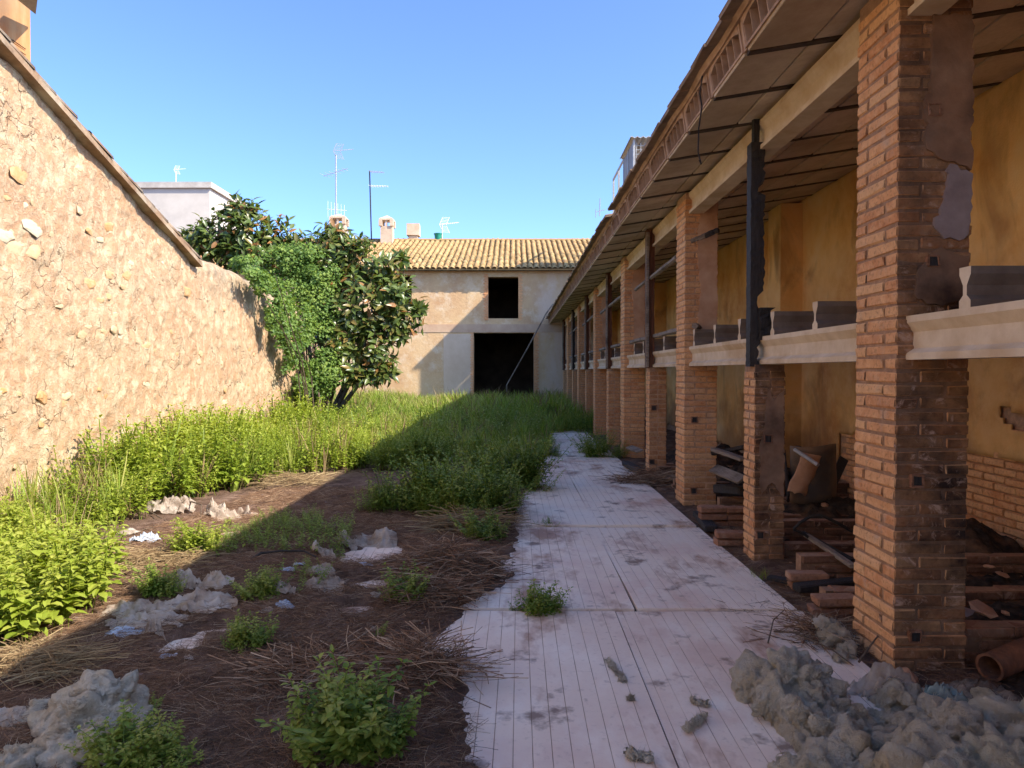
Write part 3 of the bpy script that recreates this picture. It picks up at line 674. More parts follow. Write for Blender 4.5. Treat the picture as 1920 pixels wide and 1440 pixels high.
# low sleeper walls inside the bays
def sleeper(y, x0, x1, n_c, shift, sub=0.0):
    w_ = put(MB().box((x0 + 0.02, y + 0.015, -0.06), (x1, y + 0.115, n_c * COURSE - 0.012)).build('sleeper_wall', MT['mortar_soot'], arc))
    for c_ in range(n_c):
        xx = x0 + (0.13 if (c_ + shift) % 2 else 0) + (0.1 * random.random() if c_ == n_c - 1 else 0)
        while xx < x1 - 0.1:
            o = obj('brick', sl_m[random.randrange(5)], w_, (xx + 0.135, y + 0.065 + random.uniform(-.008, .008), c_ * COURSE + 0.03), (0, random.uniform(-.01, .01), random.uniform(-.03, .03))); o['soot'] = 0.75
            xx += 0.284
sl_m = []
for q in range(5):
    m = bevel_box(0.27, 0.13, 0.056, 0.008, 0.005); m.materials.append(MT['brick_dark']); sl_m.append(m)
for i, y in enumerate([3.86, 4.72, 5.35, 6.02, 6.62, 7.25, 7.8, 8.9, 9.6, 10.4, 11.2, 12.0]):
    sleeper(y, (2.42 if i in (0, 7) else 2.28 if i == 3 else 2.06 + random.uniform(0, .3)), 4.18, [3, 2, 3, 2, 3, 2, 3, 3, 2, 3, 2, 3][i], i)
for (x, y, nx, nz) in ((1.95, 4.62, 1, 2), (2.0, 5.18, 1, 2), (1.86, 6.5, 2, 2), (1.9, 7.3, 2, 3), (2.02, 7.75, 1, 2)):
    for c_ in range(nz):
        for q in range(nx):
            o = put(obj('stub_brick', sl_m[random.randrange(5)], arc, (x + q * 0.28 + 0.13 + random.uniform(-.02, .02), y + random.uniform(-.015, .015), 0.035 + c_ * COURSE), (0, 0, random.uniform(-.06, .06)))); o['soot'] = 0.3

# ================================================================== LEFT: gabled rubble house and garden wall
WX = -5.2; EAVE_Y, EAVE_Z, RS = 11.33, 3.36, 0.35; RIDGE_Y = 3.6
def gable_top(y): return np.where(y > RIDGE_Y, EAVE_Z + RS * (EAVE_Y - y), EAVE_Z + RS * (EAVE_Y - RIDGE_Y) - RS * (RIDGE_Y - y))
def wall_relief(Y_, Z_, seed):
    P = np.stack([Y_, Z_], -1)
    r = 0.03 * fbm(P * 1.4, 5, seed, 0.6) + 0.008 * (1 - np.abs(fbm(P * 4.2, 4, seed + 3)) * 2) + 0.012 * fbm(P * 12, 3, seed + 5, .7)
    chip = smooth(0.10, 0.16, fbm(P * 3.1, 5, seed + 9, .6)) * 0.013 + smooth(0.2, 0.25, fbm(P * 6.0, 4, seed + 29, .6)) * 0.011
    return r - chip
house = empty('stone_house', (WX, 7.5, 0)); tag(house, 'old rubble-stone house with a sloping gable and tall orange chimney', 'house')
HI = -house.location
def hput(o): o.location = Vector(o.location) + HI; return o
yv = np.arange(-4.0, EAVE_Y + 0.03, 0.035); vv = np.linspace(0, 1, 115)
YY, VV = np.meshgrid(yv, vv, indexing='ij'); ZZ = -0.1 + (gable_top(YY) + 0.1) * VV
XX = WX + wall_relief(YY, ZZ, 40)
me = mesh_np('gable_wall', np.stack([XX, YY, ZZ], -1).reshape(-1, 3), grid_faces(len(yv), len(vv)), MT['rubble'], sm=True)
gw = hput(obj('gable_wall', me, house))
body = MB().prism([(-4, -0.1), (EAVE_Y, -0.1), (EAVE_Y, EAVE_Z - 0.06), (RIDGE_Y, float(gable_top(np.array(RIDGE_Y))) - 0.06), (-4, float(gable_top(np.array(-4.0))) - 0.06)], -12, WX - 0.13, 'x')
hput(obj('house_body', recalc(body.mesh('house_body', MT['rubble'])), house))
bounce_wing = MB().box((-12, -15, -0.1), (WX - 0.02, -4.02, 6.4)); hput(bounce_wing.build('added_bounce_wing', MT['band_cream'], house))  # unseen wing behind the camera, added to bounce sunlight into the shaded yard
th = 0.07; up = lambda y, d: (y, float(gable_top(np.array(y))) + d)
slab = MB().prism([up(-4.2, 0.0), up(RIDGE_Y, 0.0), up(EAVE_Y + 0.2, 0.0), up(EAVE_Y + 0.2, th), up(RIDGE_Y, th), up(-4.2, th)], -12.2, WX + 0.13, 'x')
MT['verge'] = mat_simple('weathered verge', (0.17, 0.11, 0.07), (0.34, 0.22, 0.13), 6, 0.95, 0.5, 40, 0.2, None, (0.42, 0.36, 0.27))
hroof = hput(obj('roof', recalc(slab.mesh('roof', MT['verge'])), house))
def barrel(L, w0, w1, h, n=6, th_=0.014):
    v = []; f = []
    for j, (yy, w_) in enumerate(((0, w0), (L, w1))):
        for rr in (1.0, 1.0 - th_ / (w0 / 2)):
            for i in range(n + 1):
                a = math.pi * i / n; v.append((math.cos(a) * w_ / 2 * rr, yy, math.sin(a) * h * rr))
    k_ = n + 1
    for i in range(n):
        f.append((i, i + 1, 2 * k_ + i + 1, 2 * k_ + i)); f.append((k_ + i + 1, k_ + i, 3 * k_ + i, 3 * k_ + i + 1)); f.append((k_ + i, k_ + i + 1, i + 1, i))
    return MB().add(v, f)
tile_me = recalc(barrel(0.46, 0.215, 0.165, 0.085).mesh('tile', MT['tile'], True)); tile_me.polygons.foreach_set('use_smooth', np.ones(len(tile_me.polygons), bool))
vt_me = tile_me.copy(); vt_me.materials.clear(); vt_me.materials.append(MT['verge'])
ang = math.atan(RS); yy = EAVE_Y + 0.15
while yy > 4.0:
    z = float(gable_top(np.array(yy))) + th
    obj('verge_tile', vt_me, hroof, (WX + 0.03 + random.uniform(-.015, .015), yy, z + 0.008), (-ang + math.pi * 0, 0, math.pi + random.uniform(-.03, .03)) if False else (math.pi + ang, math.pi, random.uniform(-.03, .03)))
    yy -= 0.36
stone_v = []
for q in range(7):
    n = 9; m = MB(); vs = []
    rr = [random.uniform(0.75, 1.15) for _ in range(n)]
    for ring, (s_, x) in enumerate(((1.0, -0.25), (0.80, 0.22), (0.45, 0.42))):
        for i in range(n):
            a = 2 * math.pi * i / n; vs.append((x * random.uniform(0.8, 1.15), math.cos(a) * rr[i] * s_ + random.uniform(-.05, .05), math.sin(a) * rr[i] * s_ + random.uniform(-.05, .05)))
    vs.append((0.40, 0, 0)); fs = []
    for ring in range(2):
        for i in range(n): fs.append((ring * n + i, ring * n + (i + 1) % n, (ring + 1) * n + (i + 1) % n, (ring + 1) * n + i))
    for i in range(n): fs.append((2 * n + i, 2 * n + (i + 1) % n, 3 * n))
    stone_v.append(recalc(m.add(vs, fs).mesh('stone', MT['stone'])))
def stone(parent, y, z, seed, s=None, x0=WX):
    s = s or random.choice([0.04, 0.05, 0.055, 0.065, 0.075, 0.10])
    x = x0 + float(wall_relief(np.array([y]), np.array([z]), seed)[0])
    obj('stone', random.choice(stone_v), parent, (x, y, z), (random.uniform(-.25, .25), random.uniform(-.25, .15), random.uniform(-.25, .25)), (s * random.uniform(0.14, 0.30), s * random.uniform(0.9, 1.7), s * random.uniform(0.5, 1.0)))
n = 0
while n < 60:
    y = random.uniform(6.8, EAVE_Y - 0.1); z = random.uniform(0.4, 4.7)
    if z < float(gable_top(np.array(y))) - 0.2: stone(gw, y, z, 40); n += 1
for px, py, s in ((60, 470, 0.12), (28, 465, 0.10), (10, 442, 0.12), (237, 515, 0.11), (78, 745, 0.12), (35, 325, 0.13), (62, 425, 0.11), (150, 395, 0.1)):
    p_ = atX(px, py, WX); stone(gw, p_.y, p_.z, 40, s)
# tall rendered chimney with a sheet-metal cowl and cables
cy1, cy0 = 8.0, 7.05
ch = hput(MB().box((-6.6, cy0, 4.2), (-5.44, cy1, 6.35), 0.01).build('chimney', MT['chimney'], house))
q4 = [atY(26, -6, 7.5), atY(67, 27, 7.9), atY(74, -30, 7.3), atY(30, -70, 6.9)]
up_ = Vector((0, 0, .02)); vs = [p_ for p_ in q4] + [p_ + up_ for p_ in q4]
obj('metal_cowl', recalc(MB().add(vs, [(0, 1, 2, 3), (4, 5, 6, 7), (0, 1, 5, 4), (1, 2, 6, 5), (2, 3, 7, 6), (3, 0, 4, 7)]).mesh('metal_cowl', MT['greymetal'])), ch)
for q in range(3):
    a = atX(-12, 46 + q * 12, -5.42); b = atX(48, 92 + q * 11, -5.42)
    MB().tube([a, a.lerp(b, 0.5) - Vector((0, 0, 0.012)), b], 0.005, 4).build('cable', MT['blackrod'], ch)

gwall = empty('garden_wall', (WX, 14, 0)); tag(gwall, 'rounded-top rubble garden wall joining the stone house to the vine', 'wall')
yv = np.arange(EAVE_Y - 0.25, 17.0, 0.035)
topz = np.interp(yv, [11.0, 12.3, 13.4, 14.1, 14.7, 15.3, 15.9, 16.5, 17.0], [3.40, 3.52, 3.50, 3.44, 3.38, 3.3, 3.2, 3.0, 2.7]) + 0.05 * fbm(np.stack([yv * 2.5, yv * 0], -1), 3, 3)
sec = [(0, 0), ] + [(0, v) for v in np.linspace(0.02, 0.93, 80)] + [(-0.28 + 0.28 * math.cos(a), 0.93 + 0.07 * math.sin(a)) for a in np.linspace(0.15, math.pi - 0.15, 18)] + [(-0.56, v) for v in np.linspace(0.93, 0, 12)]
sec = np.array(sec); YY = np.repeat(yv[:, None], len(sec), 1); ZZ = -0.1 + (topz[:, None] + 0.1) * sec[None, :, 1]
XX = WX + np.repeat(sec[None, :, 0], len(yv), 0) 
bl = smooth(EAVE_Y - 0.1, EAVE_Y + 0.9, YY); XX = XX + wall_relief(YY, ZZ, 60) * bl + wall_relief(YY, ZZ, 40) * (1 - bl) - 0.02 * (1 - smooth(EAVE_Y - .1, EAVE_Y + .05, YY))
me = mesh_np('wall_face', np.stack([XX - WX, YY - 14, ZZ], -1).reshape(-1, 3), grid_faces(len(yv), len(sec)), MT['rubble'], sm=True)
gf = obj('wall_face', me, gwall)
for q in range(18):
    y = random.uniform(11.5, 15.0); z = random.uniform(0.5, 3.1); x = WX + float(wall_relief(np.array([y]), np.array([z]), 60)[0])
    s = random.choice([0.035, 0.045, 0.055, 0.07])
    obj('stone', random.choice(stone_v), gf, (x - WX, y - 14, z), (random.uniform(-.25, .25), random.uniform(-.2, .15), random.uniform(-.2, .2)), (s * 0.32, s * random.uniform(0.9, 1.6), s * random.uniform(0.6, 1.0)))

# ================================================================== FAR HOUSE across the end of the yard
FY = 31.0
fh = empty('far_house', (-2, FY, 0)); tag(fh, 'two-storey plastered house with clay tile roof closing the yard', 'house')
FI = -fh.location
def fput(o): o.location = Vector(o.location) + FI; return o
d0 = atY(888, 624, FY); d1 = atY(1001, 735, FY); w0 = atY(915, 519, FY); w1 = atY(972, 597, FY); l0 = atY(722, 516, FY); l1 = atY(772, 575, FY)
EZ = atY(960, 508, FY).z; XL, XR = -17.5, 4.36
m = MB()
def wl(x0, x1, z0, z1): m.box((x0, FY, z0), (x1, FY + 0.45, z1))
zb = d0.z + 0.55
wl(XL, d0.x, -0.1, zb - 0.0); wl(d1.x, XR, -0.1, zb); wl(d0.x, d1.x, d0.z, zb)
wl(XL, l0.x, zb, EZ); wl(l0.x, l1.x, zb, l1.z); wl(l0.x, l1.x, l0.z, EZ); wl(l1.x, w0.x, zb, EZ); wl(w0.x, w1.x, zb, w1.z); wl(w0.x, w1.x, w0.z, EZ); wl(w1.x, XR, zb, EZ)
fw = fput(m.build('wall', MT['facade'], fh))
b0 = atY(900, 608, FY).z
MT['band'] = mat_simple('storey band render', (0.44, 0.28, 0.18), (0.54, 0.38, 0.25), 2.0, 0.95, 0.3, 20)
fput(MB().box((XL, FY - 0.02, d0.z + 0.02), (XR, FY + 0.05, b0), 0.0).build('storey_band', MT['band'], fh))
fput(MB().box((atY(832, 640, FY).x, FY - 0.015, 0.2), (d0.x - 0.02, FY + 0.05, d0.z - 0.06), 0.01).build('plaster_panel', mat_simple('paler facade patch', (0.54, 0.40, 0.27), (0.64, 0.50, 0.36), 1.5, 0.95, 0.3, 15), fh))
for (xa, xb_, za, zb_) in ((w0.x - 0.20, w0.x, w1.z - 0.08, w0.z + 0.1), (w1.x, w1.x + 0.18, w1.z - 0.08, w0.z + 0.1), (d0.x - 0.14, d0.x - 0.012, 0, d0.z - 0.01), (d1.x, d1.x + 0.22, 0, d0.z - 0.01)):
    jm = MB(); z = za; kq = 0
    while z < zb_:
        wv = (xb_ - xa) * (1.0 if kq % 2 else 0.75)
        if xa < w0.x and xa != d1.x and xa < w1.x and not xa == w1.x: a_, b_ = xb_ - wv, xb_
        else: a_, b_ = xa, xa + wv
        jm.box((a_, FY - 0.024, z), (b_, FY + 0.03, z + 0.055), 0.003); z += 0.075; kq += 1
    o = fput(jm.build('brick_jamb', MT['brick'], fh)); o['kind'] = 'stuff'; o['soot'] = 0.0
# dark rooms behind the openings
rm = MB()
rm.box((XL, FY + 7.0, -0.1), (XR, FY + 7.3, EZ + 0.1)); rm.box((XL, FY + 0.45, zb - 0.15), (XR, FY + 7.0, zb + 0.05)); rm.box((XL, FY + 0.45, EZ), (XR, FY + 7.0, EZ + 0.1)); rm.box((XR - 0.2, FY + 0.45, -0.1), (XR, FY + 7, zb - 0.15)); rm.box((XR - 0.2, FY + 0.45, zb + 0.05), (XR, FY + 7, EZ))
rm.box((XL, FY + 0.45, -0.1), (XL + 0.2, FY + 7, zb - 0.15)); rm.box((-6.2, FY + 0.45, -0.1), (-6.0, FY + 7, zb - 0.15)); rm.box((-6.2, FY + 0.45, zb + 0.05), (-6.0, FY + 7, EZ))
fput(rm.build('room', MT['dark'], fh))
# roof
RP = 0.36; RE_Y, RE_Z = FY - 0.48, EZ + 0.02; RR_Y = 37.2
def rz(y): return RE_Z + RP * (y - RE_Y)
sl = MB().prism([(RE_Y + 0.06, rz(RE_Y + 0.06)), (RR_Y, rz(RR_Y)), (RR_Y + 5.5, rz(RR_Y) - 2.0), (RR_Y + 5.5, rz(RR_Y) - 2.2), (RR_Y, rz(RR_Y) - 0.2), (RE_Y + 0.06, rz(RE_Y + 0.06) - 0.07)], XL - 0.2, XR + 0.2, 'x')
froof = fput(obj('roof', recalc(sl.mesh('roof', MT['tile_field'])), fh))
ra = math.atan(RP); tl = []; pitch_t = 0.262
big = tile_me.copy()
nrow = int((RR_Y - RE_Y) / math.cos(ra) / 0.385); cnt = 0; fv = []; ff = []; fr = []
tv = np.array([v.co[:] for v in tile_me.vertices]); tf = np.array([list(p.vertices) for p in tile_me.polygons])
rotm = np.array(Matrix.Rotation(ra, 3, 'X'))
ncol = int((XR - XL) / pitch_t); off = 0
for r_ in range(nrow + 1):
    for c_ in range(ncol):
        x = XL + 0.1 + c_ * pitch_t; s_ = r_ * 0.385 - 0.03
        y = RE_Y + s_ * math.cos(ra); z = rz(y) + 0.012
        sag = 0.05 * math.sin(x * 1.3) * math.sin(s_ * 0.7)
        near = x > -6.6 and x < 3.2
        if near and cnt < 300:
            obj('tile', tile_me, froof, (x + random.uniform(-.012, .012), y + random.uniform(-.02, .02), z + sag * 0.5 + random.uniform(0, .012)), (ra + random.uniform(-.02, .02), random.uniform(-.06, .06), random.uniform(-.04, .04)), (1.12, 1, 1)); cnt += 1
        else:
            vq = (tv * [1.12, 1, 1]) @ rotm.T + [x + random.uniform(-.012, .012), y + random.uniform(-.02, .02), z + sag * 0.5 + random.uniform(0, .012)]
            fv.append(vq); ff.append(tf + off); off += len(tv); fr.append(np.full(len(tf), random.random() * 0.6 + (0.4 if x < -7.5 else 0)))
o = obj('tile_field', mesh_np('tile_field', np.concatenate(fv), np.concatenate(ff), MT['tile_field'], {'rnd': np.concatenate(fr)}, True), froof); o['kind'] = 'stuff'
xx = XL
rg = MB()
while xx < XR:
    for (a_, b_) in ((xx, xx + 0.44),):
        n_ = 6; vs = []
        for xq in (a_, b_):
            for i in range(n_ + 1):
                an = math.pi * i / n_; vs.append((xq, RR_Y + math.cos(an) * 0.13, rz(RR_Y) + 0.02 + math.sin(an) * 0.12 + (0.01 if xq == a_ else 0)))
        rg.add(vs, [(i, i + 1, n_ + 2 + i, n_ + 1 + i) for i in range(n_)])
    xx += 0.42
obj('ridge_tiles', rg.mesh('ridge_tiles', MT['tile_field']), froof)['kind'] = 'stuff'
# chimneys
def chimney(px0, px1, ptop, Yc, style):
    a = atY(px0, ptop, Yc); b = atY(px1, ptop, Yc); wd = (b.x - a.x); xc = (a.x + b.x) / 2; z1 = a.z; zb_ = rz(min(Yc, RR_Y)) - 0.5
    m = MB()
    if style == 'hood':
        m.box((xc - wd * .42, Yc - wd * .42, zb_), (xc + wd * .42, Yc + wd * .42, z1 - 0.60))
        for sx in (-1, 1):
            for sy in (-1, 1): m.box((xc + sx * wd * .40 - .09, Yc + sy * wd * .40 - .09, z1 - 0.60), (xc + sx * wd * .40 + .09, Yc + sy * wd * .40 + .09, z1 - 0.30))
        m.box((xc - .05, Yc - wd * .42, z1 - 0.60), (xc + .05, Yc - wd * .42 + .1, z1 - 0.30))
        m.box((xc - wd * .5, Yc - wd * .5, z1 - 0.30), (xc + wd * .5, Yc + wd * .5, z1 - 0.22))
        h_ = wd * .5; m.add([(xc - h_, Yc - h_, z1 - .22), (xc + h_, Yc - h_, z1 - .22), (xc + h_, Yc + h_, z1 - .22), (xc - h_, Yc + h_, z1 - .22), (xc, Yc, z1)], [(0, 1, 4), (1, 2, 4), (2, 3, 4), (3, 0, 4)])
    else:
        m.box((xc - wd * .36, Yc - wd * .36, zb_), (xc + wd * .36, Yc + wd * .36, z1 - 0.62)); m.box((xc - wd * .5, Yc - wd * .5, z1 - .62), (xc + wd * .5, Yc + wd * .5, z1), 0.02)
    return fput(m.build('chimney', MT['chimneyfar'], fh))
chimney(621, 651, 401, 37.4, 'hood')['label'] = 'hooded chimney half hidden by the tree top'
chimney(713, 739, 404, 36.6, 'hood')['label'] = 'slender chimney with open hood'
chimney(764, 787, 421, 37.4, 'block')['label'] = 'squat block chimney'
# green bucket on the ridge
bk = atY(822, 452, 37.3); m = MB(); n = 12
m.tube([(bk.x, 37.25, bk.z - 0.12), (bk.x, 37.25, bk.z + 0.38)], [0.15, 0.22], n, False); m.tube([(bk.x, 37.25, bk.z + 0.34), (bk.x, 37.25, bk.z + 0.38)], [0.235, 0.24], n, False); m.add([(bk.x + .15 * math.cos(2 * math.pi * i / n), 37.25 + .15 * math.sin(2 * math.pi * i / n), bk.z - .1) for i in range(n)], [tuple(range(n))])
tag(m.build('bucket', MT['green']), 'green plastic bucket standing on the far roof ridge', 'bucket')

# aerials
def rod(m, a, b, r=0.022): m.tube([a, b], r * .62, 5)
def mast(name, px, pbot, ptop, Yc, label, mat='greymetal', r=0.035):
    a = atY(px, pbot, Yc); b = atY(px + (0 if px != 697 else -4), ptop, Yc); root = empty(name, a); tag(root, label, 'aerial')
    o = MB().tube([Vector((0, 0, -0.9)), b - a], r, 6).build('mast', MT[mat], root); return root, a, b
def yagi(root, a, p0, p1, Yc, vert, n, le_, mat, name='yagi'):
    q0 = atY(*p0, Yc) - a; q1 = atY(*p1, Yc) - a; m = MB(); rod(m, q0, q1, 0.025)
    for i in range(n):
        c_ = q0.lerp(q1, (i + .3) / n); l = le_ * (1 - 0.35 * i / n)
        d = Vector((0, 0, l)) if vert else Vector((0.25 * l, l, 0.06 * l)); rod(m, c_ - d, c_ + d, 0.014)
    m.build(name, MT[mat], root)
def grid_aerial(root, a, px, py, s, Yc, mat, flip=1):
    c_ = atY(px, py, Yc) - a; m = MB()
    for up_ in (1, -1):
        e0 = c_; dirv = Vector((0.42 * s, 0, up_ * s)); wv = Vector((0.8 * s, 0.35 * s, 0))
        rod(m, e0, e0 + dirv * (1 if up_ < 0 else 0.9), 0.022); rod(m, e0 + wv, e0 + wv + dirv, 0.022)
        for q in range(1, 6): rod(m, e0 + dirv * q / 5.5, e0 + dirv * q / 5.5 + wv, 0.014)
    m.build('reflector', MT[mat], root)
    m = MB(); q1 = c_ + Vector((2.4 * s, 0.2, 0.35 * s)); rod(m, c_, q1, 0.025)
    for i in range(7):
        p_ = c_.lerp(q1, (i + 2) / 9); rod(m, p_ - Vector((0, 0.15, 0.15 * s)), p_ + Vector((0, 0.15, 0.15 * s)), 0.016)
    m.build('director_boom', MT[mat], root)
r1, a1, b1_ = mast('television_aerial', 630, 402, 290, 37.4, 'tallest aerial mast behind the tree with three antennas on it')
grid_aerial(r1, a1, 625, 283, 0.42, 37.4, 'greymetal'); yagi(r1, a1, (607, 330), (652, 316), 37.4, False, 6, 0.5, 'greymetal'); yagi(r1, a1, (613, 392), (650, 395), 37.4, True, 6, 0.42, 'whitemetal')
r2, a2, b2_ = mast('television_aerial', 697, 440, 320, 36.9, 'slim dark mast with two short antennas left of the hooded chimney', 'blackrod')
yagi(r2, a2, (694, 322), (720, 323), 36.9, False, 7, 0.3, 'greymetal'); yagi(r2, a2, (694, 349), (728, 349), 36.9, False, 7, 0.3, 'whitemetal')
r3, a3, b3_ = mast('television_aerial', 829, 452, 420, 37.2, 'white grid aerial on the far roof beside the green bucket', 'whitemetal', 0.025)
grid_aerial(r3, a3, 824, 421, 0.42, 37.2, 'whitemetal')
gb = gnd  # alias
# leaning pole at the end of the arcade
a = atY(950, 722, 30.2); b = atY(1024, 588, 29.6)
tag(MB().tube([Vector((a.x, a.y, 0.02)), a, a.lerp(b, 0.5) + Vector((0, 0, -0.04)), b, b + Vector((0.3, 0.2, 0.42))], 0.03, 6).build('pole', MT['greywood']), 'thin grey pole leaning across the dark doorway of the far house', 'pole')

# pale apartment block, far left
ab = empty('apartment_building', (-27, 57, 0)); tag(ab, 'pale flat-roofed building behind the rubber tree on the left', 'building')
c0 = atY(393, 342, 55); hz = c0.z; xr = c0.x
o = MB().box((-36, 55, 0), (xr, 63, hz - 0.45)).build('wall', MT['whitewash'], ab); o.location = -ab.location
o = MB().box((-36.2, 54.8, hz - 0.45), (xr + 0.2, 63.2, hz)).build('parapet', mat_simple('dirty parapet', (0.34, 0.30, 0.26), (0.52, 0.48, 0.42), 1.5), ab); o.location = -ab.location
r4, a4, b4 = mast('television_aerial', 330, 342, 322, 56, 'small pale aerial on the flat roof of the pale building', 'whitemetal'); grid_aerial(r4, a4, 326, 318, 0.35, 56, 'whitemetal')
a = atY(287, 410, 54.9); m = MB(); rod(m, a, a + Vector((0, 0, 0.9)), 0.035); rod(m, a + Vector((-0.3, 0, 0.2)), a + Vector((0.6, -0.1, 0.75)), 0.03); rod(m, a + Vector((0, 0.15, 0.1)), a + Vector((0, -0.1, 0.1)), 0.03)
tag(m.build('wall_aerial', MT['greymetal']), 'tiny aerial bracketed to the wall of the pale building', 'aerial')

# neighbour's roof terrace above the arcade
nb = empty('terrace_building', (6.5, 29, 0)); tag(nb, 'neighbouring building with a caged roof terrace above the shed roof', 'building')
NX, NY0, NY1, NZ = 4.42, 26.7, 29.2, 10.35
def nput(o): o.location = -nb.location; return o
nput(MB().box((NX + 0.05, NY0 + 0.05, 0), (11, 32.5, 7.7)).build('wall', MT['whitewash'], nb))
for (x, y) in ((NX, NY0), (NX + 1.3, NY0), (NX + 2.6, NY0), (NX, NY0 + 1.25), (NX, NY1 - 0.1), (NX, 30.6), (NX, 32.2)):
    nput(MB().box((x, y, 7.7), (x + 0.08, y + 0.08, NZ - 0.08)).build('cage_post', MT['greymetal'], nb))
nput(MB().box((NX, NY1, NZ - 0.12), (NX + 0.07, 32.3, NZ - 0.05)).build('top_rail', MT['greymetal'], nb))
for q in range(2):
    nput(MB().box((NX + 0.02, NY0 + 0.1 + q * 1.22, 7.75), (NX + 0.045, NY0 + 1.24 + q * 1.15, NZ - 0.12)).build('screen_panel', mat_simple('dull screen', (0.20, 0.19, 0.19), (0.30, 0.28, 0.27), 2, 0.7) if q == 0 else bpy.data.materials['dull screen'], nb))
m = MB()
for q in range(16): m.box((NX + 0.12 + q * 0.16, NY0 + 0.02, 7.75), (NX + 0.14 + q * 0.16, NY0 + 0.04, NZ - 0.2))
for q in range(15): m.box((NX + 0.1, NY0 + 0.041, 7.8 + q * 0.16), (NX + 2.6, NY0 + 0.055, 7.82 + q * 0.16))
nput(m.build('wire_mesh', MT['greymetal'], nb))
nput(MB().box((NX + 0.1, NY0 + 1.4, 7.7), (NX + 2.7, NY0 + 1.45, NZ - 0.3)).build('shed_wall', MT['chimneyfar'], nb))
prof = []; n = 60
for i in range(n + 1): prof.append((NX - 0.12 + 3.2 * i / n, NZ - 0.02 + 0.03 * math.sin(i * 1.6)))
prof += [(x, z - 0.03) for x, z in prof[::-1]]
nput(obj('roof_sheet', recalc(MB().prism(prof, NY0 - 0.12, NY1 + 0.1, 'y').mesh('roof_sheet', MT['greymetal'])), nb))
m = MB(); a = atY(1124, 405, 27); rod(m, a, atY(1125, 372, 27), 0.03); rod(m, atY(1117, 408, 27), atY(1117, 392, 27), 0.02); rod(m, atY(1116, 398, 27), atY(1134, 393, 27), 0.02)
tag(m.build('railing_post', MT['greymetal']), 'thin grey railing posts left of the caged terrace', 'railing')

# ================================================================== VEGETATION
def leaf_geo(L, wd, fold=0.25, droop=0.2, n=2):
    """leaf along +Y, folded on its midrib; returns V,F(tri)"""
    st = [(0, 0)] + [((i + 1) / (n + 1), math.sin(math.pi * ((i + 1) / (n + 1)) ** 0.8)) for i in range(n)] + [(1, 0)]
    V = []; F = []; prev = None
    for (u, w_) in st:
        y = u * L; zc = -droop * L * u * u
        if w_ == 0: V.append((0, y, zc)); cur = (len(V) - 1,) * 3
        else:
            V += [(-w_ * wd / 2, y, zc + fold * wd * w_ / 2), (0, y, zc), (w_ * wd / 2, y, zc + fold * wd * w_ / 2)]; cur = (len(V) - 3, len(V) - 2, len(V) - 1)
        if prev:
            for s_ in (0, 1):
                a, b, c_, d = prev[s_], prev[s_ + 1], cur[s_ + 1], cur[s_]
                if a == b: F.append((a, c_, d))
                elif c_ == d: F.append((a, b, c_))
                else: F += [(a, b, c_), (a, c_, d)]
        prev = cur
    return np.array(V, float), np.array(F)
def rotv(az, el):          # leaf direction: azimuth, elevation
    return np.array(Matrix.Rotation(az, 3, 'Z') @ Matrix.Rotation(el, 3, 'X'))
class Acc:
    def __init__(s): s.V = []; s.F = []; s.R = []; s.n = 0
    def add(s, V, F, r):
        s.V.append(V); s.F.append(F + s.n); s.n += len(V); s.R.append(np.broadcast_to(np.asarray(r, float), (len(F),)).copy())
    def get(s): return np.concatenate(s.V), np.concatenate(s.F), np.concatenate(s.R)
def nettle_variant(seed, nodes=8, leafL=0.16, wd=0.09, n=1, bushy=3):
    """unit-height plant"""
    rs = random.Random(seed); A = Acc(); bend = (rs.uniform(-.15, .15), rs.uniform(-.15, .15))
    def stemp(u): return np.array([bend[0] * u * u, bend[1] * u * u, u])
    w_ = 0.008; pts = [stemp(u) for u in (0, .5, 1)]
    SV = np.array([p + o for p in pts for o in (np.array([w_, 0, 0]), np.array([-w_ / 2, w_, 0]), np.array([-w_ / 2, -w_, 0]))])
    SF = []
    for i in range(2):
        for q in range(3):
            a, b = i * 3 + q, i * 3 + (q + 1) % 3; SF += [(a, b, b + 3), (a, b + 3, a + 3)]
    A.add(SV, np.array(SF), 0.35)
    for k_ in range(nodes):
        u = 0.18 + 0.82 * (k_ + 1) / nodes; az0 = k_ * math.pi / 2 + rs.uniform(-.4, .4); sc = (1.15 - 0.65 * u) if u < 0.97 else 0.45
        for q in range(bushy):
            L_ = leafL * sc * rs.uniform(0.8, 1.25); V, F = leaf_geo(L_, L_ * wd / leafL * rs.uniform(.85, 1.15), 0.3, rs.uniform(.1, .5), n)
            el = rs.uniform(-0.25, 0.55) if u < 0.95 else rs.uniform(0.4, 1.1)
            R_ = rotv(az0 + q * 2 * math.pi / bushy + rs.uniform(-.3, .3), el)
            off_ = R_ @ np.array([0, L_ * 0.25, 0]); A.add(V @ R_.T + stemp(u) + off_, F, np.clip(rs.gauss(0.45 + 0.25 * u, 0.16), 0, 1))
    return A.get()
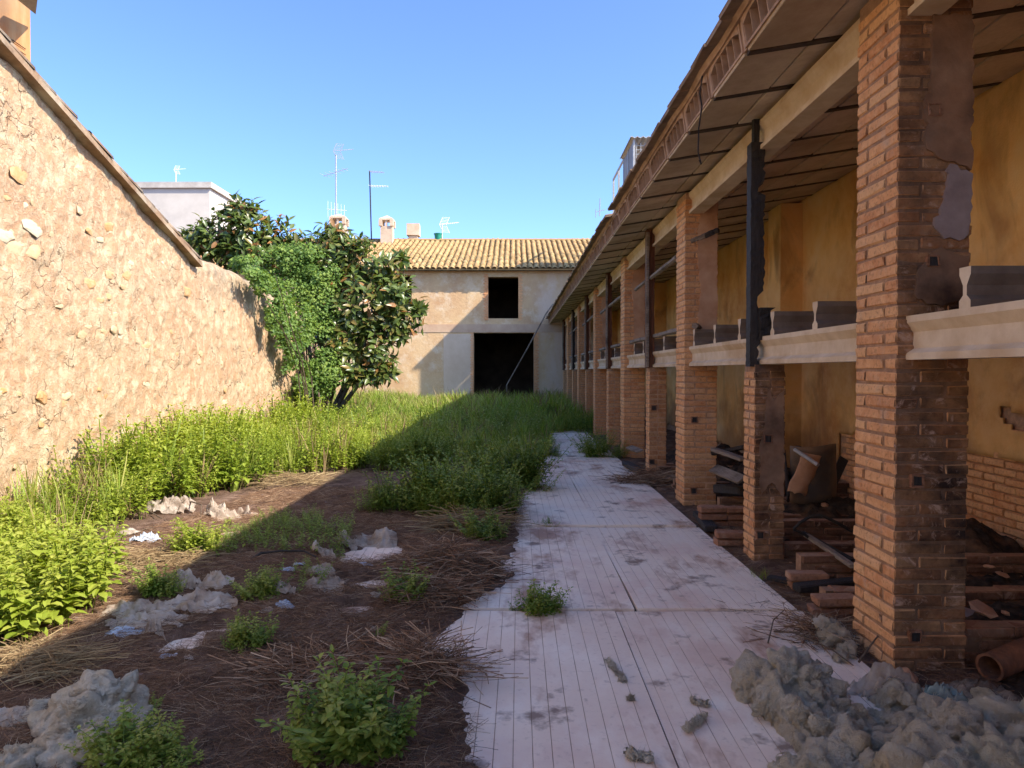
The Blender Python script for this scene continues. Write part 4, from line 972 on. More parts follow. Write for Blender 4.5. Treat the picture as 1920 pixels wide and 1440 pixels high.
def scatter(variants, P, S, tint=None, lean=0.18, rng=RNG, wide=1.0, flat=False):
    out = Acc(); N = len(P); which = rng.integers(0, len(variants), N)
    for vi, (V, F, R_) in enumerate(variants):
        idx = np.where(which == vi)[0]
        if len(idx) == 0: continue
        m = len(idx); az = rng.uniform(0, 2 * np.pi, m); c_, s_ = np.cos(az), np.sin(az)
        W = V[None] * (S[idx][:, None, None] * np.array([wide, wide, 1.0]))
        x = W[..., 0] * c_[:, None] - W[..., 1] * s_[:, None]; y = W[..., 0] * s_[:, None] + W[..., 1] * c_[:, None]; z = W[..., 2]
        lx = rng.normal(0, lean, m)[:, None]; ly = rng.normal(0, lean, m)[:, None]
        VV_ = np.stack([x + z * lx + P[idx, 0][:, None], y + z * ly + P[idx, 1][:, None], z + P[idx, 2][:, None]], -1).reshape(-1, 3)
        FF = (F[None] + (np.arange(m) * len(V))[:, None, None]).reshape(-1, 3)
        RR = R_[None] + (tint[idx][:, None] if tint is not None else 0)
        out.add(VV_, FF, np.clip(np.broadcast_to(RR, (m, len(F))).reshape(-1), 0, 1))
    return out.get()
NETT = [nettle_variant(s, 9, 0.17, 0.10, 1, 3) for s in range(6)]
NEAR = [nettle_variant(s + 50, 11, 0.20, 0.135, 2, 3) for s in range(6)]
def grass_variant(seed, n=12, h=1.0):
    rs = random.Random(seed); A = Acc()
    for q in range(n):
        az = rs.uniform(0, 6.28); l = h * rs.uniform(.5, 1.05); b = rs.uniform(.1, .6); w_ = rs.uniform(.008, .016); r0 = rs.uniform(0, .10)
        d = np.array([math.cos(az), math.sin(az)]); pn = np.array([-d[1], d[0]])
        V = []; 
        for u in (0, .4, .75):
            c_ = d * (r0 + b * l * u * u); V += [(*(c_ + pn * w_ * (1 - .5 * u)), l * u * (1 - .25 * u * b)), (*(c_ - pn * w_ * (1 - .5 * u)), l * u * (1 - .25 * u * b))]
        V.append((*(d * (r0 + b * l)), l * (1 - .25 * b)))
        A.add(np.array(V), np.array([(0, 1, 3), (0, 3, 2), (2, 3, 5), (2, 5, 4), (4, 5, 6)]), np.clip(rs.gauss(.4, .2), 0, 1))
    return A.get()
GRASS = [grass_variant(s) for s in range(6)]
def twig_variant(seed, n=9):
    rs = random.Random(seed); A = Acc()
    for q in range(n):
        az = rs.uniform(0, 6.28); l = rs.uniform(.3, 1.0); w_ = rs.uniform(.004, .009); o = np.array([rs.uniform(-.4, .4), rs.uniform(-.4, .4), rs.uniform(0, .12)])
        d = np.array([math.cos(az), math.sin(az), rs.uniform(-.05, .3)]); pn = np.array([-d[1], d[0], 0]); k_ = rs.uniform(-.2, .2)
        V = []
        for u in (0, .5, 1):
            c_ = o + d * l * u + pn * k_ * l * u * (1 - u) * 2 + np.array([0, 0, 0.10 * u * (1 - u)]); V += [c_ + pn * w_, c_ - pn * w_, c_ + np.array([0, 0, w_ * 1.4])]
        F = []
        for i in range(2):
            for q2 in range(3):
                a, b = i * 3 + q2, i * 3 + (q2 + 1) % 3; F += [(a, b, b + 3), (a, b + 3, a + 3)]
        A.add(np.array(V), np.array(F), np.clip(rs.gauss(.4, .25), 0, 1))
    return A.get()
TWIG = [twig_variant(s) for s in range(8)]
def on_ground(x, y, dz=0.0): return np.stack([x, y, ground_h(x, y) + dz], -1)
def stuff(name, variants, P, S, mat, label, cat, tint=None, lean=0.18, wide=1.0):
    V, F, R_ = scatter(variants, P, S, tint, lean, RNG, wide)
    return tag(obj(name, mesh_np(name, V, F, MT[mat], {'rnd': R_})), label, cat, kind='stuff')
# --- nettle thicket: density map over the ground
def in_poly(x, y, poly):
    r = np.zeros(x.shape, bool); n_ = len(poly)
    for i in range(n_):
        (xa, ya), (xb_, yb) = poly[i], poly[(i + 1) % n_]
        c_ = ((ya > y) != (yb > y)) & (x < (xb_ - xa) * (y - ya) / (yb - ya + 1e-12) + xa); r ^= c_
    return r
def gp(*pts): return [(gnd(*p).x, gnd(*p).y) for p in pts]
NEARP = gp((-300, 1290), (40, 1250), (130, 1205), (200, 1150), (205, 1100), (150, 1060), (60, 1030), (-300, 1020))
MIDP = gp((-300, 1080), (60, 1040), (170, 1020), (270, 985), (290, 960), (370, 945), (450, 925), (560, 905), (620, 900), (700, 880), (800, 870)) + [(-1.0, 14.5), (-5.1, 16.5), (-5.1, 3.0)]
def fill(poly, dens, rng=RNG):
    p_ = np.array(poly); x0, y0 = p_.min(0); x1, y1 = p_.max(0); n_ = int(dens * (x1 - x0) * (y1 - y0))
    x = rng.uniform(x0, x1, n_); y = rng.uniform(y0, y1, n_); k_ = in_poly(x, y, poly); return x[k_], y[k_]
x, y = fill(MIDP, 92); k_ = (x > WX + 0.12)
x, y = x[k_], y[k_]; nz_ = fbm(np.stack([x, y], -1) * 0.8, 3, 91); k_ = nz_ > -0.42 + 0 * x; x, y, nz_ = x[k_], y[k_], nz_[k_]
hgt = (0.31 + 0.24 * nz_ + 0.18 * fbm(np.stack([x, y], -1) * 2.6, 2, 33) + 0.010 * (y - 6) + 0.38 * smooth(2.0, 0.2, x - WX) * smooth(6, 9, y)) * RNG.uniform(.7, 1.2, len(x)) * np.where(y < 8, 0.85, 1.0)
stuff('nettle_thicket', NETT, on_ground(x, y), hgt, 'nettle', 'bright green nettle thicket along the sunlit stone wall', 'nettles', 0.45 * fbm(np.stack([x, y], -1) * 1.1, 3, 5) + RNG.normal(0, .1, len(x)), 0.28)
x2, y2 = fill(MIDP, 9); k_ = x2 > WX + .1; x2, y2 = x2[k_], y2[k_]
stuff('wild_grass', GRASS, on_ground(x2, y2), RNG.uniform(.35, .8, len(x2)), 'grass', 'grass blades standing up through the nettle thicket', 'grass', RNG.normal(.15, .2, len(x2)), .2, .8)
x2, y2 = fill(MIDP, 5); k_ = x2 > WX + .1; x2, y2 = x2[k_], y2[k_]
stuff('dead_stems', GRASS, on_ground(x2, y2), RNG.uniform(.4, .85, len(x2)), 'paleStraw', 'dry dead stems standing in the nettle thicket', 'dry stalks', None, .25, .7)
x, y = fill(NEARP, 150); k_ = (x > WX + 0.12); x, y = x[k_], y[k_]
hgt = (0.36 + 0.16 * fbm(np.stack([x, y], -1) * 1.5, 3, 9)) * RNG.uniform(.7, 1.2, len(x))
stuff('nettle_patch', NEAR, on_ground(x, y), hgt, 'nettle', 'broad-leaved nettle patch at the left edge, nearest in the sun', 'nettles', RNG.normal(0.08, .08, len(x)), 0.25)
# --- grass towards the far house
FARP = [(-5.1, 13.5), (-2.4, 11.8), (-1.2, 11.4), (0.2, 12.2), (0.75, 14.5), (0.85, 18), (1.9, 19.5), (1.95, 30.6), (-6.0, 30.8), (-7.5, 24), (-6.5, 17.5)]
x, y = fill(FARP, 42); nz_ = fbm(np.stack([x, y], -1) * 0.6, 3, 14)
hgt = (0.50 + 0.34 * nz_ + .15 * fbm(np.stack([x, y], -1) * 2, 2, 8)) * RNG.uniform(.6, 1.3, len(x)) * np.where(y > 20, 1.2, smooth(9, 20, y) * .45 + .6)
stuff('tall_grass', GRASS, on_ground(x, y), hgt, 'grass', 'tall green grass filling the far half of the yard', 'grass', 0.55 * fbm(np.stack([x, y], -1) * .9, 3, 6) + RNG.normal(0.05, .12, len(x)), 0.2, 1.3)
k_ = RNG.uniform(0, 1, len(x)) < .14
stuff('dead_grass', GRASS, on_ground(x[k_], y[k_]), hgt[k_] * 1.15, 'paleStraw', 'dry seed heads and dead blades in the far grass', 'dry stalks', None, .25, .9)
x, y = fill(FARP, 16); k_ = y < 22; x, y = x[k_], y[k_]
stuff('weed_undergrowth', NETT, on_ground(x, y), (0.40 + 0.45 * fbm(np.stack([x, y], -1) * 1.3, 2, 3)).clip(.1) * RNG.uniform(.7, 1.2, len(x)), 'bush', 'leafy weeds growing among the tall grass', 'weeds', RNG.normal(0, .1, len(x)), 0.25, 1.2)
# --- individual weed clumps
def clump(px, py, wpx, h, n_, label, variants=None, mat='bush', ry=0.8, rot=0, cat='weed', group=None, wide=1.0, name='weed_clump'):
    g = gnd(px, py); rx = (gnd(px + wpx / 2, py).x - g.x); c_y = g.y + rx * ry * 0.8
    a = RNG.uniform(0, 6.283, n_); r_ = np.sqrt(RNG.uniform(0, 1, n_)); x = g.x + np.cos(a) * r_ * rx * 0.85; y = c_y + np.sin(a) * r_ * rx * ry
    dome = 1 - 0.6 * r_ ** 2
    if n_ > 90:
        k_ = max(4, n_ // 45); ca = RNG.uniform(0, 6.283, k_); cr = np.sqrt(RNG.uniform(0, .9, k_)); kx = g.x + np.cos(ca) * cr * rx * .8; ky = c_y + np.sin(ca) * cr * rx * ry * .9; kh = RNG.uniform(.6, 1.05, k_); ks = rx * RNG.uniform(.28, .5, k_)
        w_ = RNG.integers(0, k_, n_); aa = RNG.uniform(0, 6.283, n_); rr = np.sqrt(RNG.uniform(0, 1, n_)); x = kx[w_] + np.cos(aa) * rr * ks[w_]; y = ky[w_] + np.sin(aa) * rr * ks[w_] * .8; dome = kh[w_] * (1 - .65 * rr ** 2)
    hh = h * dome * RNG.uniform(.75, 1.15, n_)
    V, F, R_ = scatter(variants or NETT, on_ground(x, y, -0.005), hh, RNG.normal(0, .2, n_), 0.42, RNG, wide)
    base = np.array([g.x, c_y, gh(g.x, c_y)])
    o = obj(name, mesh_np(name, V - base, F, MT[mat], {'rnd': R_}), None, base); return tag(o, label, cat, group)
clump(868, 986, 270, 0.66, 520, 'biggest dark green bush between the soil and the path', ry=0.75)
clump(930, 930, 180, 0.72, 300, 'bush behind the biggest one, beside the bluish panel', ry=0.8)
clump(695, 968, 110, 0.46, 130, 'rounded weed left of the biggest bush')
clump(725, 892, 190, 0.80, 280, 'dark shaded bush where the shadow line crosses the weeds', ry=0.9)
clump(1020, 862, 100, 0.50, 130, 'low bush on the narrow stretch of path')
clump(905, 1028, 90, 0.28, 50, 'weed at the path edge above the brushwood heap', NEAR)
clump(1012, 1153, 104, 0.24, 60, 'leafy weed growing from a panel joint on the path', NEAR, ry=0.7)
clump(755, 1148, 84, 0.21, 44, 'small bright weed alone on the dark soil', NEAR)
clump(452, 1238, 96, 0.19, 46, 'small weed right of the plastic heap', NEAR)
clump(478, 1150, 96, 0.22, 46, 'weed just behind the plastic heap', NEAR)
clump(355, 1062, 100, 0.29, 60, 'sunlit weed on the shadow line left of the dark branch', NEAR, 'nettle')
clump(283, 1142, 90, 0.22, 46, 'shaded weed beside the sunlit nettles', NEAR)
clump(640, 1470, 265, 0.31, 85, 'broad-leaved weed at the bottom of the picture, middle', NEAR, ry=0.5, wide=1.1)
clump(240, 1490, 260, 0.19, 75, 'broad-leaved weed in front of the left wool heap', NEAR, ry=0.4, wide=1.1)
clump(617, 1345, 66, 0.15, 9, 'spindly weed behind the broad-leaved one', NEAR)
clump(275, 1368, 50, 0.09, 8, 'tiny weed right of the left wool heap', NEAR)
clump(700, 1213, 40, 0.10, 7, 'tiny weed in the middle of the dark soil', NEAR)
clump(1027, 990, 58, 0.13, 30, 'tuft of weed at the end of the bluish panel')
clump(1130, 858, 85, 0.65, 110, 'leafy weed at the foot of the third tall pillar', ry=1.2)
clump(1105, 812, 60, 0.75, 70, 'weed crowding the far pillars', ry=1.4)
clump(1160, 860, 40, 0.35, 34, 'low weed beside the third tall pillar')
clump(672, 790, 120, 0.95, 120, 'tall weeds at the foot of the rubber tree', ry=.6, mat='nettle')
clump(1428, 1085, 36, 0.16, 7, 'grass tuft at the foot of the short pillar', GRASS, 'grass', name='grass_tuft', cat='grass')
x, y = fill(gp((400, 1062), (640, 1052), (660, 1000), (560, 985), (440, 1000)), 130)
stuff('ground_ivy', NETT, on_ground(x, y), RNG.uniform(.09, .2, len(x)), 'bush', 'low carpet of weeds around the dark branch', 'weeds', None, .3, 1.3)
x, y = fill(gp((560, 1150), (640, 1120), (590, 1065), (540, 1090)), 60)
stuff('ground_ivy', NETT, on_ground(x, y), RNG.uniform(.08, .18, len(x)), 'bush', 'patch of low weeds between the plastic scraps', 'weeds', None, .3, 1.3)
# --- dry stalks: litter on the soil
x, y = fill([(-4.2, 2.2), (0.1, 2.2), (0.1, 9.3), (-3.2, 9.3)], 760)
xl = np.interp(y, le[:, 0], le[:, 1]); hz_ = ground_h(x, y); k_ = (x < xl - 0.02) & (hz_ > 0.010); x, y = x[k_], y[k_]
stuff('dry_litter', TWIG, on_ground(x, y, 0.004), RNG.uniform(.045, .14, len(x)), 'straw', 'layer of dead stalks and twigs over the soil', 'dry stalks', RNG.normal(-0.12, .15, len(x)), 0.1)
x, y = fill([(1.8, 3.0), (2.4, 3.0), (2.6, 12), (1.75, 12)], 90)
stuff('dry_litter', TWIG, on_ground(x, y, 0.0), RNG.uniform(.08, .2, len(x)), 'straw', 'dead stalks along the foot of the brick pillars', 'dry stalks', RNG.normal(-.1, .15, len(x)), 0.15)
def brush(px, py, wpx, h, n_, label, mat='straw', ry=0.7, s=(.15, .35), name='brushwood_heap'):
    g = gnd(px, py); rx = gnd(px + wpx / 2, py).x - g.x; a = RNG.uniform(0, 6.283, n_); r_ = np.sqrt(RNG.uniform(0, 1, n_))
    x = g.x + np.cos(a) * r_ * rx; y = g.y + np.sin(a) * r_ * rx * ry; P = on_ground(x, y); P[:, 2] += h * (1 - r_ ** 2) * RNG.uniform(0, 1, n_)
    V, F, R_ = scatter(TWIG, P, RNG.uniform(*s, n_), RNG.normal(0, .12, n_), .35)
    base = np.array([g.x, g.y, gh(g.x, g.y)])
    return tag(obj(name, mesh_np(name, V - base, F, MT[mat], {'rnd': R_}), None, base), label, 'brushwood')
brush(850, 1085, 190, 0.20, 190, 'largest heap of brown brushwood at the path edge')
brush(810, 1130, 130, 0.12, 90, 'brushwood in front of the largest heap')
brush(790, 1275, 150, 0.12, 100, 'brushwood heap hanging over the ragged path edge')
brush(600, 1285, 240, 0.05, 90, 'flat spread of twigs in the dark soil')
brush(880, 1000, 120, 0.14, 80, 'pale straw lying over the big bush foot', 'paleStraw', s=(.2, .5))
brush(1215, 905, 120, 0.16, 110, 'dead brown weeds before the second short pillar', s=(.2, .45))
brush(540, 915, 150, 0.10, 80, 'pale dry straw on the shadow line', 'paleStraw', s=(.2, .45))
brush(270, 1075, 190, 0.05, 110, 'sunlit straw on the bare patch', 'paleStraw')
brush(60, 1275, 190, 0.06, 90, 'dry stalks below the sunlit nettles', 'paleStraw', s=(.1, .3))
brush(1540, 1195, 120, 0.10, 70, 'dead stalks at the foot of the nearest pillar', s=(.15, .35))
brush(1400, 1140, 90, 0.03, 40, 'twigs on the panel joint near the pillar', s=(.1, .25))
# dry standing stalks
def stalks(px, py, wpx, n_, h, label, mat='paleStraw'):
    m = MB(); g = gnd(px, py); rx = gnd(px + wpx / 2, py).x - g.x
    for q in range(n_):
        x = g.x + random.uniform(-rx, rx); y = g.y + random.uniform(-rx, rx); z = gh(x, y); l = h * random.uniform(.6, 1.1); dx, dy = random.gauss(0, .15) * l, random.gauss(0, .15) * l
        m.tube([(x, y, z), (x + dx * .4, y + dy * .4, z + l * .55), (x + dx, y + dy, z + l)], [.0035, .003, .0015], 3, False)
    me = m.mesh('dry_stalks', MT[mat]); a = me.attributes.new('rnd', 'FLOAT', 'FACE'); a.data.foreach_set('value', np.random.default_rng(3).uniform(.2, 1, len(me.polygons)).astype(np.float32))
    return tag(obj('dry_stalks', me), label, 'dry stalks')
stalks(120, 1050, 60, 14, 0.55, 'sheaf of pale dry stalks in the sunlit nettles')
stalks(360, 935, 60, 10, 0.45, 'dry stalks behind the sunlit plastic')
stalks(20, 900, 60, 12, 0.8, 'thin dry stalks against the stone wall at the left edge')
stalks(655, 775, 110, 46, 1.3, 'dry reeds under the rubber tree')
stalks(965, 800, 260, 30, 0.9, 'dry seed heads among the tall grass')

# --- rubber tree
tree = empty('rubber_tree', (-5.3, 19.3, 0)); tag(tree, 'rubber tree with big glossy dark leaves behind the garden wall', 'tree')
TI = np.array([5.3, -19.3, 0.0])
lobes = []
for px, py, rx, ry, Yc in [(395, 455, 55, 50, 18.8), (455, 425, 60, 50, 18.8), (455, 395, 30, 28, 18.6), (520, 445, 42, 40, 19), (470, 480, 95, 35, 19), (350, 460, 26, 40, 18.8), (630, 480, 70, 55, 18.5), (690, 505, 70, 60, 18.3),
                           (735, 560, 48, 60, 18.0), (660, 570, 90, 80, 18.2), (700, 640, 55, 55, 17.8), (745, 605, 40, 45, 17.8), (628, 440, 26, 30, 18.5), (600, 500, 70, 50, 18.8), (715, 690, 32, 26, 17.6), (750, 480, 22, 18, 18.3), (640, 640, 55, 55, 17.8), (655, 695, 45, 32, 17.6), (690, 705, 30, 18, 17.5), (620, 590, 60, 60, 18.2), (785, 575, 12, 16, 17.8), (780, 605, 14, 10, 17.8), (560, 470, 40, 30, 19)]:
    c_ = atY(px, py, Yc); s_ = Yc / F_PX; lobes.append((np.array(c_), np.array([rx * s_, min(1.1, (rx + ry) * 0.5 * s_), ry * s_])))
vol = np.array([l[1].prod() ** (2 / 3) for l in lobes]); vol /= vol.sum()
FL = [leaf_geo(1.0, 0.40, 0.35, d, 3) for d in (0.05, 0.2, 0.35)]
A = Acc(); tips = []
NT_ = 1150
for q in range(NT_):
    c_, r_ = lobes[RNG.choice(len(lobes), p=vol)]; d = RNG.normal(0, 1, 3); d /= np.linalg.norm(d)
    if d[1] > 0.3: d[1] *= -1
    rad = RNG.uniform(0.45, 1.06) ** 0.7; p_ = c_ + d * r_ * rad; out = d * [1, 1, 1] + [0, 0, 0.55]; out /= np.linalg.norm(out); tips.append((p_, out))
singles = []
for ti, (p_, out) in enumerate(tips):
    ez = Vector(out).to_track_quat('Z', 'Y').to_matrix(); nl = random.randint(6, 10)
    for q in range(nl):
        az = q * 2.4 + random.uniform(-.3, .3); el = random.uniform(0.05, 0.95); L_ = random.uniform(.19, .29)
        R_ = ez @ Matrix.Rotation(az, 3, 'Z') @ Matrix.Rotation(el, 3, 'X')
        pp = Vector(p_) + Vector(out) * (-0.035 * (nl - q)) + R_ @ Vector((0, 0.04, 0))
        rv = 0.95 if random.random() < 0.07 else np.clip(random.gauss(.38, .16), 0, .7)
        singles.append((pp, R_, L_, rv))
order = sorted(range(len(singles)), key=lambda i: singles[i][0].y + random.uniform(0, .9))
pick = set(order[:300])
leaf_me = [mesh_np('leaf', V, F, MT['ficus_obj'], sm=True) for V, F in FL]
for i, (pp, R_, L_, rv) in enumerate(singles):
    if i in pick:
        o = obj('leaf', random.choice(leaf_me), tree, pp + Vector(TI), R_.to_euler(), (L_,) * 3)
    else:
        V, F = random.choice(FL); A.add((V * L_) @ np.array(R_).T + np.array(pp) + TI, F, rv)
V, F, R_ = A.get(); o = obj('foliage', mesh_np('foliage', V, F, MT['ficus'], {'rnd': R_}, True), tree); o['kind'] = 'stuff'
m = MB(); base = Vector((0, 0, -0.1))
for c_, r_ in lobes:
    c_ = Vector(c_) + Vector(TI)
    if c_.z < 2.9: continue
    k1 = base.lerp(c_, 0.45) + Vector((random.uniform(-.2, .2), random.uniform(0, .3), 0.2))
    m.tube([base + Vector((random.uniform(-.12, .12), random.uniform(-.1, .1), 0)), k1, c_], [0.085, 0.05, 0.02], 6)
m.build('trunk', MT['wood'], tree)
m = MB()
for ti in range(0, NT_, 2):
    p_, out = tips[ti]; p_ = Vector(p_) + Vector(TI); c_ = min((Vector(l[0]) + Vector(TI) for l in lobes), key=lambda q_: (q_ - p_).length)
    m.tube([c_.lerp(p_, .25), p_ - Vector(out) * .22, p_], [.014, .011, .006], 4, False)
m.build('twigs', MT['wood'], tree)['kind'] = 'stuff'
# --- climbing vine over the wall end
vine = empty('climbing_vine', (-5.3, 16.6, 0)); tag(vine, 'light green climbing vine cascading over the end of the garden wall', 'vine'); VI = np.array([5.3, -16.6, 0])
VL = []
for px, py, rx, ry, Yc in [(470, 498, 34, 18, 16.9), (520, 495, 55, 32, 17.4), (560, 480, 50, 24, 17.6), (600, 520, 45, 40, 17.6), (590, 570, 48, 55, 17.5), (600, 640, 46, 50, 17.4), (605, 700, 40, 42, 17.2), (575, 730, 40, 24, 17.0), (555, 540, 50, 45, 17.5)]:
    s_ = Yc / F_PX; VL.append((np.array(atY(px, py, Yc)), np.array([rx * s_, .55, ry * s_])))
for px, py, rx, ry in [(492, 535, 20, 26), (515, 560, 24, 40), (535, 600, 24, 55), (550, 650, 20, 60), (565, 690, 18, 50), (475, 515, 22, 14), (578, 640, 22, 70), (505, 590, 9, 40), (530, 660, 8, 40)]:
    c_ = atX(px, py, -4.95); VL.append((np.array(c_), np.array([.22, rx * c_.y ** 2 / (F_PX * 4.95), ry * c_.y / F_PX])))
vp = np.array([l[1].prod() ** (2 / 3) for l in VL]); vp /= vp.sum()
N = 26000; wh = RNG.choice(len(VL), N, p=vp); C_ = np.array([l[0] for l in VL])[wh]; RRr = np.array([l[1] for l in VL])[wh]
D_ = RNG.normal(0, 1, (N, 3)); D_ /= np.linalg.norm(D_, axis=1)[:, None]; D_[:, 1] = -np.abs(D_[:, 1]) * np.sign(RNG.uniform(-.25, 1, N)); D_[:, 0] = np.where(wh >= 9, np.abs(D_[:, 0]), D_[:, 0]); P = C_ + D_ * RRr * (RNG.uniform(.55, 1.12, N)[:, None])
lump_n = fbm(P * 2.6, 3, 8); k_ = lump_n > -0.12; P, D_, lump_n = P[k_], D_[k_], lump_n[k_]
lv, lf = leaf_geo(1.0, 0.75, 0.25, 0.25, 1); N = len(P)
Zd = D_ * [.7, .9, .5] + [0, 0, .45] + RNG.normal(0, .35, (N, 3)); Zd /= np.linalg.norm(Zd, axis=1)[:, None]
T_ = np.cross(Zd, RNG.normal(0, 1, (N, 3))); T_ /= np.linalg.norm(T_, axis=1)[:, None]; B_ = np.cross(Zd, T_); L_ = RNG.uniform(.05, .10, N)
Vv = (P[:, None] + L_[:, None, None] * (lv[None, :, 0, None] * T_[:, None] + lv[None, :, 1, None] * B_[:, None] + lv[None, :, 2, None] * Zd[:, None])).reshape(-1, 3)
Ff = (lf[None] + (np.arange(N) * len(lv))[:, None, None]).reshape(-1, 3)
o = obj('foliage', mesh_np('foliage', Vv + VI, Ff, MT['vine'], {'rnd': np.repeat(np.clip(.38 + .7 * lump_n + RNG.normal(0, .2, N), 0, 1), len(lf))}), vine); o['kind'] = 'stuff'
m = MB()
for q in range(26):
    c_, r_ = VL[q % len(VL)]; c_ = Vector(c_) + Vector(VI); b_ = Vector((random.uniform(.1, .9), random.uniform(-.2, .5), -0.1)); m.tube([b_, b_.lerp(c_, .5) + Vector((random.uniform(-.2, .2), .2, .2)), c_ + Vector((random.uniform(-.4, .4), -.2, random.uniform(-.3, .3)))], [.025, .016, .007], 4, False)
m.build('stem', MT['wood'], vine)

# ================================================================== DEBRIS
import bmesh
def ico(sub):
    bm = bmesh.new(); bmesh.ops.create_icosphere(bm, subdivisions=sub, radius=1.0); bm.verts.ensure_lookup_table()
    V = np.array([v.co[:] for v in bm.verts]); F = np.array([[v.index for v in f.verts] for f in bm.faces]); bm.free(); return V, F
ICO3, ICO4, ICO5 = ico(3), ico(4), ico(5)
def wool(name, lumps, label, fib=3000, cat='insulation', base=None):
    A = Acc(); fibs = []
    for i, (x, y, z, rx, ry, rz_) in enumerate(lumps):
        V, F = ICO5 if max(rx, ry) > 0.13 else ICO4 if max(rx, ry) > .03 else ICO3
        W = V * [rx, ry, rz_] + [x, y, z]; s_ = max(rx, ry)
        n1 = fbm(W * (0.6 / max(s_, .04)) + i * 3.7, 3, i); Wq = W + .03 * np.stack([fbm(W * 9, 2, 7 + a_) for a_ in range(3)], -1)
        n2 = np.abs(fbm(Wq * 10, 2, 50)) * 3 - .6; n3 = np.abs(fbm(Wq * 24, 2, 60)) * 3 - .5; n4 = np.abs(fbm(W * 55, 3, 90)) * 2 - .4
        dsp = s_ * .34 * n1 + min(.055, s_ * .42) * n2 + min(.026, s_ * .26) * n3 + .009 * n4
        rot = W + V * dsp[:, None]
        A.add(rot, F, 0.5); fibs.append((rot, V, s_))
    wts = np.array([f[2] ** 2 for f in fibs]); wts /= wts.sum(); fv = []
    for (rot, nrm, s_), w_ in zip(fibs, wts):
        n_ = int(fib * .45 * w_) + 3; idx = RNG.integers(0, len(rot), n_); p_ = rot[idx]; d = nrm[idx] * .5 + RNG.normal(0, .6, (n_, 3)); d /= np.linalg.norm(d, axis=1)[:, None]
        l = RNG.uniform(.010, .038, n_)[:, None]; sd = np.cross(d, RNG.normal(0, 1, (n_, 3))); sd /= np.linalg.norm(sd, axis=1)[:, None]
        fv.append(np.stack([p_ + sd * .0012, p_ - sd * .0012, p_ + d * l], 1).reshape(-1, 3))
    fv = np.concatenate(fv); A.add(fv, np.arange(len(fv)).reshape(-1, 3), .5)
    for (rot, nrm, s_), w_ in zip(fibs, wts):          # matted locks lying on the surface
        n_ = int(fib * .05 * w_) + 2; idx = RNG.integers(0, len(rot), n_); p_ = rot[idx]; nn = nrm[idx]
        tg = np.cross(nn, RNG.normal(0, 1, (n_, 3))); tg /= np.linalg.norm(tg, axis=1)[:, None] + 1e-9; sd = np.cross(nn, tg)
        l = RNG.uniform(.02, .06, n_)[:, None]; wd_ = RNG.uniform(.0025, .006, n_)[:, None]; cv = RNG.normal(0, .5, n_)[:, None]; rows_ = []
        for u, wf, up_ in ((0, .5, .002), (.35, 1, .010), (.7, .9, .010), (1, .15, .004)):
            c_ = p_ + tg * l * (u - .5) + sd * cv * l * (u - .5) ** 2 + nn * up_
            rows_ += [c_ + sd * wd_ * wf, c_ - sd * wd_ * wf]
        VV_ = np.stack(rows_, 1).reshape(-1, 3); fb = np.array([(0, 1, 3), (0, 3, 2), (2, 3, 5), (2, 5, 4), (4, 5, 7), (4, 7, 6)])
        A.add(VV_, (fb[None] + (np.arange(n_) * 8)[:, None, None]).reshape(-1, 3), .5)
    V, F, _ = A.get(); b0_ = np.array(base if base is not None else [lumps[0][0], lumps[0][1], 0.0])
    return tag(obj(name, mesh_np(name, V - b0_, F, MT['wool'], sm=True), None, b0_), label, cat)
def lumps_in(poly, n_, r0, r1, zf, rng=random):
    out = []; p_ = np.array(poly); lo, hi = p_.min(0), p_.max(0)
    while len(out) < n_:
        x, y = rng.uniform(lo[0], hi[0]), rng.uniform(lo[1], hi[1])
        if in_poly(np.array([x]), np.array([y]), poly)[0]:
            r_ = rng.uniform(r0, r1); out.append((x, y, gh(x, y) + zf * r_ * rng.uniform(.4, 1.5), r_ * rng.uniform(.9, 1.3), r_ * rng.uniform(.9, 1.3), r_ * rng.uniform(.6, .95)))
    return out
def gl(px, py, rpx, hz=0.6):
    g = gnd(px, py); r_ = rpx / F_PX * g.y; return (g.x, g.y, r_ * hz, r_, r_ * .85, r_ * .8)
wool('wool_heap', [gl(1490, 1315, 60), gl(1430, 1310, 42), gl(1530, 1350, 45), gl(1455, 1345, 45), gl(1500, 1370, 45), gl(1400, 1310, 22), gl(1550, 1335, 30)] + lumps_in(gp((1400, 1330), (1540, 1310), (1600, 1380), (1500, 1410)), 9, .03, .06, .8), 'heap of mineral wool lying on the edge of the path panels', 9000)
wool('wool_heap', lumps_in(gp((1470, 1480), (1480, 1390), (1600, 1370), (1700, 1380), (1760, 1500)), 30, .05, .09, .7) + lumps_in(gp((1470, 1480), (1560, 1370), (1720, 1330), (1760, 1440)), 16, .03, .055, 1.6), 'matted mineral wool heap in the bottom right corner', 12000)
wool('wool_heap', lumps_in(gp((1560, 1340), (1700, 1310), (1920, 1340), (2100, 1400), (1900, 1440), (1650, 1400)), 34, .045, .085, .7), 'grey mineral wool between the plastic sheet and the corner heap', 10000)
wool('wool_heap', [gl(1800, 1540, 130, .3), gl(1920, 1540, 120, .3)] + lumps_in(gp((1640, 1560), (1680, 1440), (1800, 1400), (2050, 1400), (2150, 1560)), 34, .06, .11, .8), 'smooth yellowish bat of mineral wool at the lower right corner', 8000)
wool('wool_heap', [gl(185, 1400, 66, .9), gl(150, 1405, 58, .7), gl(225, 1412, 46, .8), gl(115, 1395, 38, .6), gl(130, 1440, 50, .5), gl(200, 1450, 50, .5)] + [gl(185 + random.uniform(-75, 62) * (1 - h_ / 5.5), 1396 + random.uniform(-14, 14), random.uniform(20, 30), h_) for h_ in [random.uniform(.6, 1.0) + 3.4 * random.random() ** 1.4 for _ in range(52)]], 'rounded heap of grey mineral wool on the soil at left', 9000)
